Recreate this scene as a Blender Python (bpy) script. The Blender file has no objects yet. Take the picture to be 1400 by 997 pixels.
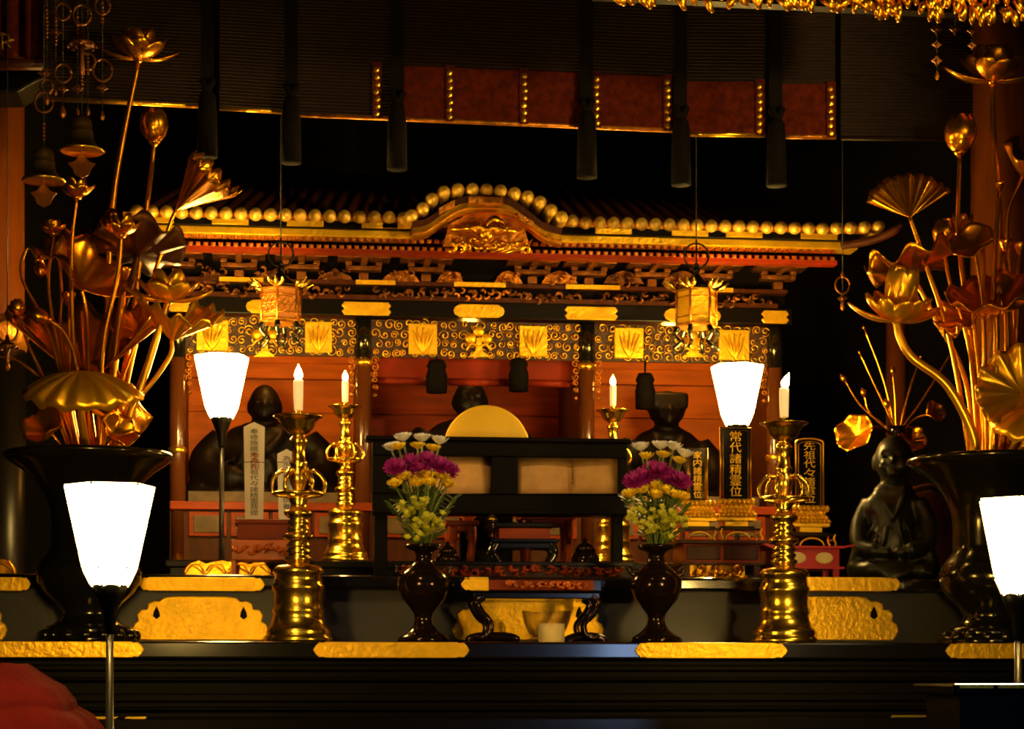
import bpy, math, random
from math import sin, cos, pi, radians, atan2, sqrt
from mathutils import Vector as V, Matrix
random.seed(7)
D = bpy.data
COL = bpy.context.scene.collection
# ------------------------------------------------------------------ camera model (1400 x 997)
F = 2800.0; TH = radians(6.5); CX = -0.84; CZ = 0.95; HOR = 930.0
def T(px, Y):
    u = (px-700)/F
    return Y/(cos(TH)-u*sin(TH))
def X(px, Y):
    u = (px-700)/F
    return CX+T(px, Y)*(sin(TH)+u*cos(TH))
def Z(py, Y, px=650): return CZ+T(px, Y)*(HOR-py)/F
def W(px, py, Y): return V((X(px, Y), Y, Z(py, Y, px)))
def S(px, Y): return T(px, Y)/F                     # metres per pixel there

# ------------------------------------------------------------------ materials
def mat(name, col, rough=.5, metal=0., bump=0., bscale=40., var=0., vscale=8., col2=None, coat=0., emit=None, est=0., trans=0., ior=1.45, aniso=None, spec=.5):
    m = D.materials.new(name); m.use_nodes = True
    nt = m.node_tree; b = nt.nodes['Principled BSDF']
    b.inputs['Base Color'].default_value = (*col, 1); b.inputs['Roughness'].default_value = rough
    b.inputs['Metallic'].default_value = metal; b.inputs['Coat Weight'].default_value = coat
    b.inputs['Coat Roughness'].default_value = .08; b.inputs['Specular IOR Level'].default_value = spec
    b.inputs['Transmission Weight'].default_value = trans; b.inputs['IOR'].default_value = ior
    if emit:
        b.inputs['Emission Color'].default_value = (*emit, 1); b.inputs['Emission Strength'].default_value = est
    tc = nt.nodes.new('ShaderNodeTexCoord')
    if var or col2:
        n = nt.nodes.new('ShaderNodeTexNoise'); n.inputs['Scale'].default_value = vscale; n.inputs['Detail'].default_value = 4
        mp = nt.nodes.new('ShaderNodeMapping')
        if aniso: mp.inputs['Scale'].default_value = aniso
        nt.links.new(tc.outputs['Object'], mp.inputs[0]); nt.links.new(mp.outputs[0], n.inputs['Vector'])
        mx = nt.nodes.new('ShaderNodeMix'); mx.data_type = 'RGBA'
        c2 = col2 or tuple(c*(1-var) for c in col)
        mx.inputs[6].default_value = (*col, 1); mx.inputs[7].default_value = (*c2, 1)
        rp = nt.nodes.new('ShaderNodeValToRGB'); rp.color_ramp.elements[0].position = .35; rp.color_ramp.elements[1].position = .65
        nt.links.new(n.outputs[0], rp.inputs[0]); nt.links.new(rp.outputs[0], mx.inputs[0])
        nt.links.new(mx.outputs[2], b.inputs['Base Color'])
    if bump:
        n = nt.nodes.new('ShaderNodeTexNoise'); n.inputs['Scale'].default_value = bscale; n.inputs['Detail'].default_value = 3
        bp = nt.nodes.new('ShaderNodeBump'); bp.inputs['Strength'].default_value = bump; bp.inputs['Distance'].default_value = .01
        nt.links.new(tc.outputs['Object'], n.inputs['Vector']); nt.links.new(n.outputs[0], bp.inputs['Height'])
        nt.links.new(bp.outputs[0], b.inputs['Normal'])
    return m
M = {}
M['gold'] = mat('gold_leaf', (1, .47, .02), .3, 1, .25, 30, .3, 12)
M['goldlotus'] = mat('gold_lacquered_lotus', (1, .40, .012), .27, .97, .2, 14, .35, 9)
M['litlotus'] = mat('lamplit_gilt_lotus', (1, .50, .018), .30, .82, .2, 14, .2, 9)  # lamplight put into the gilt of the brightest lotus pieces
M['shadowlotus'] = mat('shadowed_gilt_lotus', (.11, .036, .004), .42, .8, .2, 14, .5, 9)  # shadow on the large left leaf, put into its colour
M['bell'] = mat('olive_bell_bronze', (.34, .21, .06), .34, .9, .08, 14, .4, 8)
M['plate'] = mat('gilt_plate', (.95, .54, .014), .42, .72, .35, 60, .15, 25)
M['goldtile'] = mat('gilt_tile_end', (.95, .58, .07), .45, .5, .2, 60, .3, 30)
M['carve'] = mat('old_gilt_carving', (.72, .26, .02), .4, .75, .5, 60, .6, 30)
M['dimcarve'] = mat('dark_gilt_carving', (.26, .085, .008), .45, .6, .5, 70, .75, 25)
M['pendant'] = mat('dark_pendant_metal', (.20, .07, .010), .4, .8, .2, 60)  # dark tone shared by the pendants and clappers
M['scroll'] = mat('gilt_scroll', (1, .54, .03), .28, .95, .3, 60)
M['valance'] = mat('brown_openwork_ground', (.045, .013, .002), .5, .0, .3, 80, .4, 30)
M['brass'] = mat('polished_brass', (1, .62, .06), .25, 1, .06, 25)
M['lacquer'] = mat('black_lacquer', (.006, .005, .005), .16, 0, .03, 6, coat=.8)
M['lacquermatte'] = mat('worn_black_lacquer', (.0035, .0026, .0018), .32, 0, .05, 12, spec=.18)
M['riser'] = mat('grey_black_riser', (.026, .022, .015), .45, 0, .1, 30, .3, 6)
M['bronze'] = mat('dark_bronze', (.085, .075, .042), .16, .9, .08, 10, .4, 6)
M['bronzevase'] = mat('brown_black_bronze', (.030, .015, .010), .14, .7, .04, 15)
M['statue'] = mat('dark_lacquered_statue', (.008, .004, .002), .5, 0, .15, 25, .5, 8, spec=.2)
M['statuegreen'] = mat('green_black_statue', (.016, .016, .008), .36, .2, .15, 25, .6, 8)
M['wood'] = mat('orange_lit_cedar', (.50, .115, .003), .5, 0, .1, 20, .3, 5, aniso=(1, 1, 5), spec=.15)
M['woodred'] = mat('red_brown_wood', (.26, .034, .002), .45, 0, .1, 20, .4, 5, aniso=(1, 1, 5), spec=.2)
M['woodorange'] = mat('orange_lacquered_wood', (.60, .12, .004), .4, 0, .1, 25, .3, 9)
M['woodbrown'] = mat('dark_brown_wood', (.06, .015, .003), .4, 0, .1, 20, .4, 6, aniso=(6, 6, 1), spec=.2)
M['pillar'] = mat('polished_pillar_wood', (.17, .040, .003), .4, 0, .05, 8, .35, 3, aniso=(8, 8, .6), spec=.2)
M['column'] = mat('brown_lacquer_column', (.085, .024, .005), .22, 0, .03, 8, coat=.6)
M['red'] = mat('vermilion_lacquer', (.48, .020, .012), .35, 0, .05, 20, coat=.3)
M['redcloth'] = mat('crimson_cloth', (.050, .0012, .0016), .9, 0, .4, 45, .4, 5, spec=.1)
M['redbeam'] = mat('vermilion_soffit', (.24, .022, .003), .5, 0, .1, 30, .3, 9, spec=.15)
M['brocade'] = mat('red_brown_brocade', (.085, .010, .001), .8, 0, .4, 90, .5, 40, spec=.08)
M['blind'] = mat('brown_bamboo_blind', (.012, .0036, .0008), .6, 0, .3, 40, .6, 30, aniso=(.2, 1, 10), spec=.15)
M['black'] = mat('black_wood', (.0022, .0014, .0008), .5, 0, .1, 20, spec=.08)
M['tassel'] = mat('dark_silk', (.004, .0024, .0018), .8, 0, .4, 90, spec=.1)
M['paper'] = mat('sutra_paper', (.62, .34, .10), .8, 0, .05, 30, .2, 20)
M['tablet'] = mat('pale_planed_wood', (.80, .74, .60), .6, 0, .03, 30, .08, 6, aniso=(8, 8, .6))
M['ink'] = mat('black_ink', (.03, .02, .01), .7)
M['redink'] = mat('red_seal_ink', (.45, .07, .02), .7)
M['cream'] = mat('cream_panel', (.80, .62, .26), .5, 0, .05, 30, .15, 30)
M['greenpanel'] = mat('faded_painted_panel', (.12, .07, .022), .6, 0, .1, 30, .5, 18)
M['disc'] = mat('matt_gold_disc', (.92, .56, .02), .6, .05, .05, 20, .08, 9)
M['wax'] = mat('white_wax', (.85, .78, .60), .5, emit=(1, .62, .22), est=.35)
M['flame'] = mat('flame', (1, .8, .4), .5, emit=(1, .58, .16), est=170)
M['shade'] = mat('lit_paper_shade', (.9, .85, .7), .6, emit=(1, .62, .15), est=96)
M['lamp_paper'] = mat('lit_lantern_panel', (.34, .075, .004), .6, emit=(1, .26, .01), est=.35)
M['iron'] = mat('black_iron', (.02, .018, .016), .4, .8)
M['pole'] = mat('grey_painted_pole', (.09, .085, .085), .3, .6, coat=.3)
M['glass'] = mat('clear_glass', (1, .98, .9), .03)
_n = M['glass'].node_tree; _o = _n.nodes['Material Output']; _m = _n.nodes.new('ShaderNodeMixShader'); _f = _n.nodes.new('ShaderNodeLayerWeight'); _f.inputs[0].default_value = .22; _t = _n.nodes.new('ShaderNodeBsdfTransparent'); _g = _n.nodes.new('ShaderNodeBsdfGlossy')
_g.inputs['Roughness'].default_value = .04; _t.inputs[0].default_value = (.93, .92, .86, 1)
_n.links.new(_f.outputs['Facing'], _m.inputs[0]); _n.links.new(_t.outputs[0], _m.inputs[1]); _n.links.new(_g.outputs[0], _m.inputs[2]); _n.links.new(_m.outputs[0], _o.inputs['Surface'])
M['white_petal'] = mat('white_petal', (.88, .86, .84), .6, 0, .1, 60)
M['yellow_petal'] = mat('yellow_petal', (.92, .66, .012), .6, 0, .1, 60)
M['purple_petal'] = mat('magenta_petal', (.42, .010, .26), .6, 0, .1, 60, .35, 40)
M['yellowgreen'] = mat('yellow_green_floret', (.58, .56, .03), .6, 0, .1, 60, .3, 50)
M['leaf'] = mat('green_leaf', (.10, .17, .018), .5, 0, .1, 60, .4, 40)
M['stemgreen'] = mat('green_stem', (.11, .16, .02), .5)
M['wall'] = mat('dark_plaster', (.012, .008, .006), .8, 0, .1, 20)
M['floor'] = mat('dark_boards', (.03, .016, .008), .35, 0, .1, 20, .4, 4, aniso=(6, .5, 1))
M['navy'] = mat('dark_blue_beam', (.010, .010, .028), .5, 0, .1, 20)

# ------------------------------------------------------------------ mesh builder
def frame(n, hint=V((0, 0, 1))):
    n = V(n).normalized()
    if abs(n.dot(hint)) > .98: hint = V((0, -1, 0))
    u = hint.cross(n).normalized(); v = n.cross(u)
    return u, v, n
class MB:
    def __init__(s): s.v = []; s.f = []; s.sm = []
    def add(s, vs, fs, smooth=True):
        k = len(s.v); s.v += [V(p) for p in vs]
        for f in fs: s.f.append([i+k for i in f]); s.sm.append(smooth)
        return s
    def box(s, x0, x1, y0, y1, z0, z1, smooth=False):
        vs = [(x, y, z) for z in (z0, z1) for y in (y0, y1) for x in (x0, x1)]
        return s.add(vs, [(0, 2, 3, 1), (4, 5, 7, 6), (0, 1, 5, 4), (2, 6, 7, 3), (0, 4, 6, 2), (1, 3, 7, 5)], smooth)
    def pbox(s, px0, px1, py0, py1, Y, d, ref=650):   # a box whose front face sits on the plane Y
        return s.box(X(px0, Y), X(px1, Y), Y, Y+d, Z(py1, Y, ref), Z(py0, Y, ref))
    def lathe(s, prof, c=(0, 0, 0), n=32, axis=None, sx=1., sy=1., rot=0., smooth=True):
        c = V(c); u, v, w = frame(axis) if axis is not None else (V((1, 0, 0)), V((0, 1, 0)), V((0, 0, 1)))
        vs = []; fs = []
        for r, h in prof:
            for i in range(n):
                a = 2*pi*i/n+rot
                vs.append(c+u*(r*cos(a)*sx)+v*(r*sin(a)*sy)+w*h)
        m = len(prof)
        for j in range(m-1):
            for i in range(n):
                k = (i+1) % n
                fs.append((j*n+i, j*n+k, (j+1)*n+k, (j+1)*n+i))
        if prof[0][0] > 1e-6: fs.append(tuple(reversed(range(n))))
        if prof[-1][0] > 1e-6: fs.append(tuple((m-1)*n+i for i in range(n)))
        return s.add(vs, fs, smooth)
    def tube(s, pts, rads, n=8, flat=1.):
        pts = [V(p) for p in pts]
        if not isinstance(rads, (list, tuple)): rads = [rads]*len(pts)
        vs = []; fs = []; pu = None
        for j, p in enumerate(pts):
            d = (pts[min(j+1, len(pts)-1)]-pts[max(j-1, 0)])
            d = d.normalized() if d.length > 1e-9 else V((0, 0, 1))
            if pu is None: pu = frame(d)[0]
            u = (pu-d*pu.dot(d)).normalized(); w = d.cross(u); pu = u
            for i in range(n):
                a = 2*pi*i/n; vs.append(p+u*(rads[j]*cos(a))+w*(rads[j]*flat*sin(a)))
        for j in range(len(pts)-1):
            for i in range(n):
                k = (i+1) % n; fs.append((j*n+i, j*n+k, (j+1)*n+k, (j+1)*n+i))
        fs.append(tuple(reversed(range(n)))); fs.append(tuple((len(pts)-1)*n+i for i in range(n)))
        return s.add(vs, fs)
    def sph(s, c, r, n=14, m=8):
        c = V(c); r = r if isinstance(r, (tuple, list)) else (r, r, r)
        vs = [c+V((0, 0, -r[2]))]; fs = []
        for j in range(1, m):
            a = -pi/2+pi*j/m
            for i in range(n): vs.append(c+V((r[0]*cos(a)*cos(2*pi*i/n), r[1]*cos(a)*sin(2*pi*i/n), r[2]*sin(a))))
        vs.append(c+V((0, 0, r[2]))); L = len(vs)-1
        for i in range(n):
            k = (i+1) % n; fs.append((0, 1+k, 1+i)); fs.append((L, 1+(m-2)*n+i, 1+(m-2)*n+k))
            for j in range(m-2): fs.append((1+j*n+i, 1+j*n+k, 1+(j+1)*n+k, 1+(j+1)*n+i))
        return s.add(vs, fs)
    def prism(s, pts, dv, smooth=False):               # closed outline (3-D points, counter-clockwise seen from -dv) pushed along dv
        dv = V(dv); n = len(pts); pts = [V(p) for p in pts]
        vs = pts+[p+dv for p in pts]
        fs = [tuple(range(n)), tuple(reversed(range(n, 2*n)))]+[(i, n+i, n+(i+1) % n, (i+1) % n) for i in range(n)]
        return s.add(vs, fs, smooth)
    def pprism(s, pp, Y, d): return s.prism([W(x, y, Y) for x, y in pp], (0, d, 0))
    def strip(s, top, bot, Y, d):                       # band between two pixel polylines, thickness d
        for i in range(len(top)-1):
            s.pprism([top[i], bot[i], bot[i+1], top[i+1]], Y, d)
        return s
    def grid(s, fn, nu, nv):
        vs = [fn(i/nu, j/nv) for i in range(nu+1) for j in range(nv+1)]
        fs = [(i*(nv+1)+j, (i+1)*(nv+1)+j, (i+1)*(nv+1)+j+1, i*(nv+1)+j+1) for i in range(nu) for j in range(nv)]
        return s.add(vs, fs)
    def petal(s, c, axis, az, a0, a1, L, w, cup=.35, nu=8, nv=4, tip=1.):
        c = V(c); u, v, n = frame(axis); out = u*cos(az)+v*sin(az); side = n.cross(out)
        row = []; p = c.copy()
        for i in range(nu+1):
            t = i/nu; a = a0+(a1-a0)*t
            row.append((p.copy(), max(.05, sin(pi*(.10+.86*t**tip)))**.6*w/2, a))
            p = p+(out*sin(a)+n*cos(a))*(L/nu)
        def fn(x, y):
            p, hw, a = row[round(x*nu)]; q = (y-.5)*2
            return p+side*(hw*q)+(n*sin(a)-out*cos(a))*(cup*hw*q*q)
        return s.grid(fn, nu, nv)
    def leafdisc(s, c, axis, R, cup=.3, p=2., ruf=.08, k=9, flute=0., a0=0., a1=2*pi, seed=0, nr=8, na=72, scallop=0., squash=1., hint=V((0, 0, 1)), nf=24):
        c = V(c); u, v, n = frame(axis, hint); rn = random.Random(seed); ph = rn.random()*6
        def fn(x, y):
            a = a0+(a1-a0)*y; r = R*x*(1+scallop*abs(sin(k*a/2+ph)))
            h = R*(cup*x**p+ruf*x**3*sin(k*a+ph)+.5*ruf*x**3*sin(3*a+2*ph)+flute*x*cos(nf*a))
            return c+u*(r*cos(a))+v*(r*sin(a)*squash)+n*h
        return s.grid(fn, nr, na)
    def build(s, name, m, parent=None, bev=0, sol=0, loc=None, sub=0, kind=None):
        o = D.objects.new(name, D.meshes.new(name)); COL.objects.link(o)
        par = parent; org = V((0, 0, 0))
        while par is not None: org += par.location; par = par.parent
        if loc is None and parent is None and s.v:
            xs = [p.x for p in s.v]; ys = [p.y for p in s.v]; zs = [p.z for p in s.v]
            loc = V(((min(xs)+max(xs))/2, (min(ys)+max(ys))/2, min(zs)))
        if parent is None: org = V(loc); o.location = org
        else: o.parent = parent
        o.data.from_pydata([p-org for p in s.v], [], s.f)
        for p, q in zip(o.data.polygons, s.sm): p.use_smooth = q
        o.data.materials.append(M[m] if isinstance(m, str) else m)
        if bev:
            b = o.modifiers.new('bevel', 'BEVEL'); b.width = bev; b.segments = 2; b.limit_method = 'ANGLE'; b.angle_limit = radians(40)
        if sol:
            b = o.modifiers.new('thick', 'SOLIDIFY'); b.thickness = sol; b.offset = 0
        if sub:
            b = o.modifiers.new('sub', 'SUBSURF'); b.levels = sub; b.render_levels = sub
        if kind: o['kind'] = kind
        return o
def tag(o, label, cat, group=None):
    o['label'] = label; o['category'] = cat
    if group: o['group'] = group
    return o
def thing(name, label, cat, loc, group=None):
    o = D.objects.new(name, None); COL.objects.link(o); o.location = loc; o.empty_display_size = .05
    return tag(o, label, cat, group)
def copy_tree(o, loc=None, label=None, rz=None, parent=None):
    c = o.copy(); COL.objects.link(c)
    if parent is not None: c.parent = parent
    if loc is not None: c.location = loc
    if label: c['label'] = label
    if rz is not None: c.rotation_euler = (0, 0, rz)
    for ch in list(o.children): copy_tree(ch, parent=c)
    return c
def bez(pts, n=16):                                      # smooth path through points (Catmull-Rom)
    pts = [V(p) for p in pts]; P = [pts[0]*2-pts[1]]+pts+[pts[-1]*2-pts[-2]]; out = []
    for i in range(1, len(P)-2):
        for j in range(n):
            t = j/n; a, b, c, d = P[i-1], P[i], P[i+1], P[i+2]
            out.append(.5*((2*b)+(c-a)*t+(2*a-5*b+4*c-d)*t*t+(3*b-a-3*c+d)*t**3))
    return out+[pts[-1]]
def lerp(a, b, t): return a+(b-a)*t
def text_mesh(name, body, m, parent, centre, h, depth=.001, vert=True, width=None):
    """writing as solid letters, one column, facing the viewer"""
    root = parent.location; step = h/len(body); mb = MB()
    for i, ch in enumerate(body):
        c = D.curves.new('t', 'FONT'); c.body = ch; c.size = 1; c.extrude = .02; c.resolution_u = 2
        t = D.objects.new('t', c); COL.objects.link(t)
        dg = bpy.context.evaluated_depsgraph_get(); me = D.meshes.new_from_object(t.evaluated_get(dg))
        if len(me.vertices):
            xs = [q.co.x for q in me.vertices]; ys = [q.co.y for q in me.vertices]
            cx, cy = (min(xs)+max(xs))/2, (min(ys)+max(ys))/2
            ex = max(max(xs)-min(xs), .01); ey = max(max(ys)-min(ys), .01)
            kx = (width or step*.95)/max(ex, .5); ky = step*.93/max(ey, .5)
            z = centre.z+h/2-step*(i+.5)
            mb.add([(centre.x+(q.co.x-cx)*kx, centre.y-(q.co.z/.02)*depth, z+(q.co.y-cy)*ky) for q in me.vertices], [tuple(p.vertices) for p in me.polygons], False)
        D.objects.remove(t); D.meshes.remove(me)
    return mb.build(name, m, parent)
def ordinal(i, n, side='left'):
    if i == 0: return 'leftmost'
    if i == n-1: return 'rightmost'
    return ['', 'second', 'third', 'fourth', 'fifth', 'sixth', 'seventh', 'eighth', 'ninth', 'tenth', 'eleventh', 'twelfth'][i]+' from left'
def remeshed(mb, name, m, parent, vox=.012, smooth=6):
    o = mb.build(name, m, parent)
    r = o.modifiers.new('r', 'REMESH'); r.mode = 'VOXEL'; r.voxel_size = vox
    q = o.modifiers.new('s', 'SMOOTH'); q.iterations = smooth; q.factor = .5
    dg = bpy.context.evaluated_depsgraph_get(); me = D.meshes.new_from_object(o.evaluated_get(dg))
    o.modifiers.clear(); o.data = me
    for p in me.polygons: p.use_smooth = True
    return o
# ================================================================== the room
def structure(name, mb, m, **k):
    return mb.build(name, m, kind='structure', **k)
structure('floor', MB().box(-6, 6, -4, 12, -.1, 0), 'floor')
structure('ceiling', MB().box(-6, 6, -4, 12, 4.6, 4.7), 'wall')
structure('wall_back', MB().box(-6, 6, 11.0, 11.2, 0, 4.6), 'wall')
structure('wall_left', MB().box(-6.2, -6, -4, 12, 0, 4.6), 'wall')
structure('wall_right', MB().box(6, 6.2, -4, 12, 0, 4.6), 'wall')

# ------------------------------------------------------------------ altar tiers
YF = 6.6; ZF = Z(878, YF, 735)
Y2 = 7.15; ZT2 = Z(788, Y2, 700)
Y3 = 8.0; ZT3 = Z(768, Y3, 650)
def cusped(px0, px1, py0, py1, l=True, r=True, q=9):
    """outline of a gilt fitting with cusped ends, pixels, counter-clockwise as seen"""
    m = (py0+py1)/2; h = (py1-py0)/2
    def end(x, sg):
        return [(x-sg*q*1.9, py1), (x-sg*q*1.6, py1-1.2), (x-sg*q*.9, py1-.5), (x-sg*q*.35, m+h*.5), (x, m), (x-sg*q*.35, m-h*.5), (x-sg*q*.9, py0+.5), (x-sg*q*1.6, py0+1.2), (x-sg*q*1.9, py0)]
    a = end(px1, 1) if r else [(px1, py1), (px1, py0)]
    b = list(reversed(end(px0, -1))) if l else [(px0, py0), (px0, py1)]
    return a+b
def lev(pp, Y, z_ref=735):                               # the same outline laid on a level board: heights from the reference column
    return [V((X(x, Y), Y, Z(y, Y, z_ref))) for x, y in pp]
t = thing('altar_table', 'long black lacquered front altar table with gilt edge fittings and moulded skirt', 'altar', (0, YF, 0))
xl, xr = X(-260, YF), X(1640, YF)
mb = MB().box(xl, xr, YF, 8.0, ZF-.055, ZF); mb.build('table_top', 'lacquer', t, bev=.007)
mb = MB().box(xl+.06, xr-.06, YF+.05, 8.0, .0, ZF-.055)
mb.build('body', 'black', t)
mb = MB()
for (a, b, d) in ((909, 918, .02), (926, 932, .03), (948, 960, .015), (966, 972, .03)):
    mb.box(xl+.04, xr-.04, YF+.05-d, YF+.07, Z(b, YF, 735), Z(a, YF, 735))
mb.build('moulding', 'black', t, bev=.006)
mb = MB().box(xl, xr, YF-.06, YF+.07, Z(1002, YF, 735), Z(979, YF, 735)); mb.build('nosing', 'lacquer', t, bev=.01)
for (a, b, l, r) in ((-60, 197, 1, 1), (428, 642, 1, 1), (868, 1077, 1, 1), (1293, 1500, 1, 1)):
    mb = MB().prism(lev(cusped(a, b, 878.5, 900), YF-.006), (0, .012, 0)); mb.build('gilt_fitting', 'plate', t, bev=.002)
mb = MB()
for a, b in ((110, 158), (170, 198), (1217, 1272), (1318, 1345)):  # brass slivers standing for lantern glints on the nosing
    mb.prism(lev([(a, 982), (b, 982), (b+3, 979), (a+3, 979)], YF-.064), (0, .006, 0))
mb.build('nosing_glint', 'brass', t)

t = thing('altar_tier', 'second black altar tier with grey riser and large gilt plaques above the front table', 'altar', (0, Y2, ZF))
xl, xr = X(-300, Y2), X(1700, Y2)
MB().box(xl, xr, Y2, 8.02, ZT2-.05, ZT2).build('tier_top', 'lacquer', t, bev=.012)
MB().box(xl+.04, xr-.04, Y2+.07, 8.02, ZF, ZT2-.05).build('riser', 'riser', t)
MB().box(X(1100, 8.02), X(1296, 8.02), 8.02, 8.5, ZF, ZT2).build('rear_wing', 'lacquermatte', t)
for (a, b, l, r) in ((-30, 42, 1, 1), (190, 362, 1, 1), (1097, 1232, 0, 1), (630, 668, 1, 0)):
    MB().prism(lev(cusped(a, b, 789, 808, l, r, 7), Y2-.005, a), (0, .010, 0)).build('gilt_fitting', 'plate', t, bev=.002)
YP = Y2+.062
def plaque(x0, x1, y0, y1):
    h = y1-y0
    def side(x, s): return [(x+s*8, y1), (x+s*3, y1-.1*h), (x, y1-.24*h), (x+s*3, y1-.37*h), (x+s*9, y1-.44*h), (x+s*7, y1-.58*h), (x+s*13, y1-.70*h), (x+s*21, y1-.70*h), (x+s*22, y1-.83*h), (x+s*31, y1-.90*h), (x+s*38, y1-.88*h), (x+s*44, y1-.97*h), (x+s*58, y0)]
    L = side(x0, 1); R = side(x1, -1)
    return R+list(reversed(L))
for (a, b, r) in ((180, 367, 270), (618, 826, 720), (1036, 1229, 1150), (-190, 10, -60)):
    o = MB().prism(lev(plaque(a, b, 815, 876), YP, r), (0, .010, 0)).build('gilt_plaque', 'plate', t, bev=.004)
    for hx in (a+34, b-34):                             # boar-eye piercings backed with black
        hb = MB().prism(lev([(hx-5, 843), (hx, 847), (hx+5, 843), (hx+4, 837), (hx, 829), (hx-4, 837)], YP-.003, r), (0, .004, 0))
        hb.build('piercing', 'black', o)

t = thing('shrine_dais', 'low black dais with grey side panels that carries the shrine', 'dais', (X(650, Y3), Y3, ZT2))
MB().box(X(225, Y3), X(1085, Y3), Y3, 9.9, ZT3-.03, ZT3).build('dais_top', 'lacquermatte', t, bev=.006)
MB().box(X(232, Y3), X(1078, Y3), Y3+.03, 9.9, 0, ZT3-.03).build('dais_riser', 'lacquermatte', t)
for a, b in ((846, 935), (945, 1010)):
    MB().box(X(a, Y3), X(b, Y3), Y3+.02, Y3+.04, Z(790, Y3, 870), Z(773, Y3, 870)).build('riser_panel', 'riser', t, bev=.003)

# ------------------------------------------------------------------ big room pillars
t = thing('pillar', 'brown polished round pillar at the left edge behind hanging bells', 'pillar', (X(-5, 8.2), 8.2, 0))
MB().lathe([(.108, 0), (.108, 4.6)], t.location, 40).build('shaft', 'pillar', t)
MB().lathe([(.112, 0), (.112, Z(460, 8.2, 0))], (t.location.x, 8.2, 0), 40).build('added_dark_sleeve', 'lacquermatte', t)  # dark sleeve and collar invented to keep the lower pillar dark
MB().lathe([(.115, Z(480, 8.2, 0)), (.13, Z(455, 8.2, 0)), (.13, Z(445, 8.2, 0)), (.115, Z(440, 8.2, 0))], (t.location.x, 8.2, 0), 40).build('collar', 'carve', t)
t = thing('pillar', 'brown polished round pillar at the right edge behind the gilt lotuses', 'pillar', (X(1372, 8.3), 8.3, 0))
MB().lathe([(.135, 0), (.135, 4.6)], t.location, 40).build('shaft', 'pillar', t)
t = thing('slender_post', 'slim orange brown post behind the far right statue', 'post', (X(1226, 9.0), 9.0, 0))
MB().lathe([(.048, 0), (.048, Z(385, 9.0, 1226))], (t.location.x, 9.0, 0), 24).build('shaft', 'pillar', t)
MB().box(t.location.x-.07, t.location.x+.07, 8.95, 9.05, Z(385, 9, 1226), Z(372, 9, 1226)).build('capital', 'dimcarve', t, bev=.004)

# ================================================================== shrine (zushi)
YZ = 8.7; YE = 8.25
def zz(py, Y=YZ): return Z(py, Y, 650)
t = shrine = thing('altar_shrine', 'wide gilded shrine with three bays, tiled eave and curved gable', 'shrine', (X(650, YZ), YZ, ZT3))
XC = [X(p, YZ) for p in (242, 497, 804, 1062)]
zb = zz(436); zt = zz(414)
for i, x in enumerate(XC):
    r = .034
    o = MB().lathe([(r, ZT3+.04), (r, zb)], (x, YZ+.04, 0), 28).build('column', 'column', t)
    MB().lathe([(r+.012, 0), (r+.012, .02), (r+.004, .04)], (x, YZ+.04, ZT3), 28).build('column_base', 'carve', o)
    zk = zz(620)
    MB().lathe([(r+.002, -.012), (r+.006, -.008), (r+.006, .008), (r+.002, .012)], (x, YZ+.04, zk if i in (0, 3) else zz(497)), 28).build('column_ring', 'scroll', o)
    MB().lathe([(r+.001, zz(495)), (r+.001, zb-.001)], (x, YZ+.04, 0), 28).build('column_sleeve', 'bronze', o)
# lintel beam with gilt fittings
MB().box(X(228, YZ), X(1082, YZ), YZ-.02, YZ+.10, zb, zt).build('lintel', 'lacquermatte', t, bev=.004)
def zfit(pp, Y=YZ-.026, d=.012): return MB().prism([V((X(x, Y), Y, Z(y, Y, 650))) for x, y in pp], (0, d, 0))
for a, b in ((466, 536), (771, 846), (1040, 1080), (228, 262)):
    zfit([(a+5, 434), (b-5, 434), (b-1, 429), (b-5, 425), (b-1, 421), (b-5, 416), (a+5, 416), (a+1, 421), (a+5, 425), (a+1, 429)]).build('lintel_fitting', 'plate', t, bev=.002)
for a, b in ((620, 690), (336, 408), (908, 986)):
    zfit([(a+9, 434), (b-9, 434), (b-2, 430), (b, 425), (b-2, 420), (b-9, 416), (a+9, 416), (a+2, 420), (a, 425), (a+2, 430)]).build('lintel_fitting', 'plate', t, bev=.002)
# openwork valances
def spiral(mb, cx, cz, y, r, turns, a0, sg, w):
    pts = []; n = 16
    for i in range(n+1):
        q = i/n; a = a0+sg*q*turns*2*pi; rr = r*(1-.82*q)
        pts.append(V((cx+rr*cos(a), y, cz+rr*sin(a))))
    mb.tube(pts, [w*(.6+.6*i/n) for i in range(n+1)], 5)
sc = S(650, YZ)
zv0, zv1 = zz(489), zz(438)
for bi in range(3):
    x0, x1 = XC[bi]+.034, XC[bi+1]-.034
    vp = MB().box(x0, x1, YZ+.035, YZ+.05, zv0, zv1).build('valance', 'valance', t)
    mb = MB(); nx = int((x1-x0)/(13*sc)); rows = 4
    for i in range(nx):
        for j in range(rows):
            cx = x0+(i+.5+.25*(j % 2))*(x1-x0)/nx+random.uniform(-2.5, 2.5)*sc; cz = zv0+(j+.5)*(zv1-zv0)/rows+random.uniform(-2, 2)*sc
            spiral(mb, cx, cz, YZ+.030-random.uniform(0, .008), random.uniform(4.6, 8)*sc, random.uniform(1.1, 1.6), random.random()*6, random.choice((-1, 1)), 1.05*sc)
    mb.build('scrollwork', 'scroll', vp)
    for x in (x0+5*sc, x1-5*sc):                         # hanging scrolls down the bay's edges
        mb = MB()
        for k in range(5): spiral(mb, x, zv0-(5+9*k)*sc, YZ+.03, (6-.5*k)*sc, 1.3, k*1.3, (-1)**k, 1.1*sc)
        mb.sph((x, YZ+.03, zv0-52*sc), 3.4*sc, 8, 6)
        mb.build('valance_drop', 'carve', vp)
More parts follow.
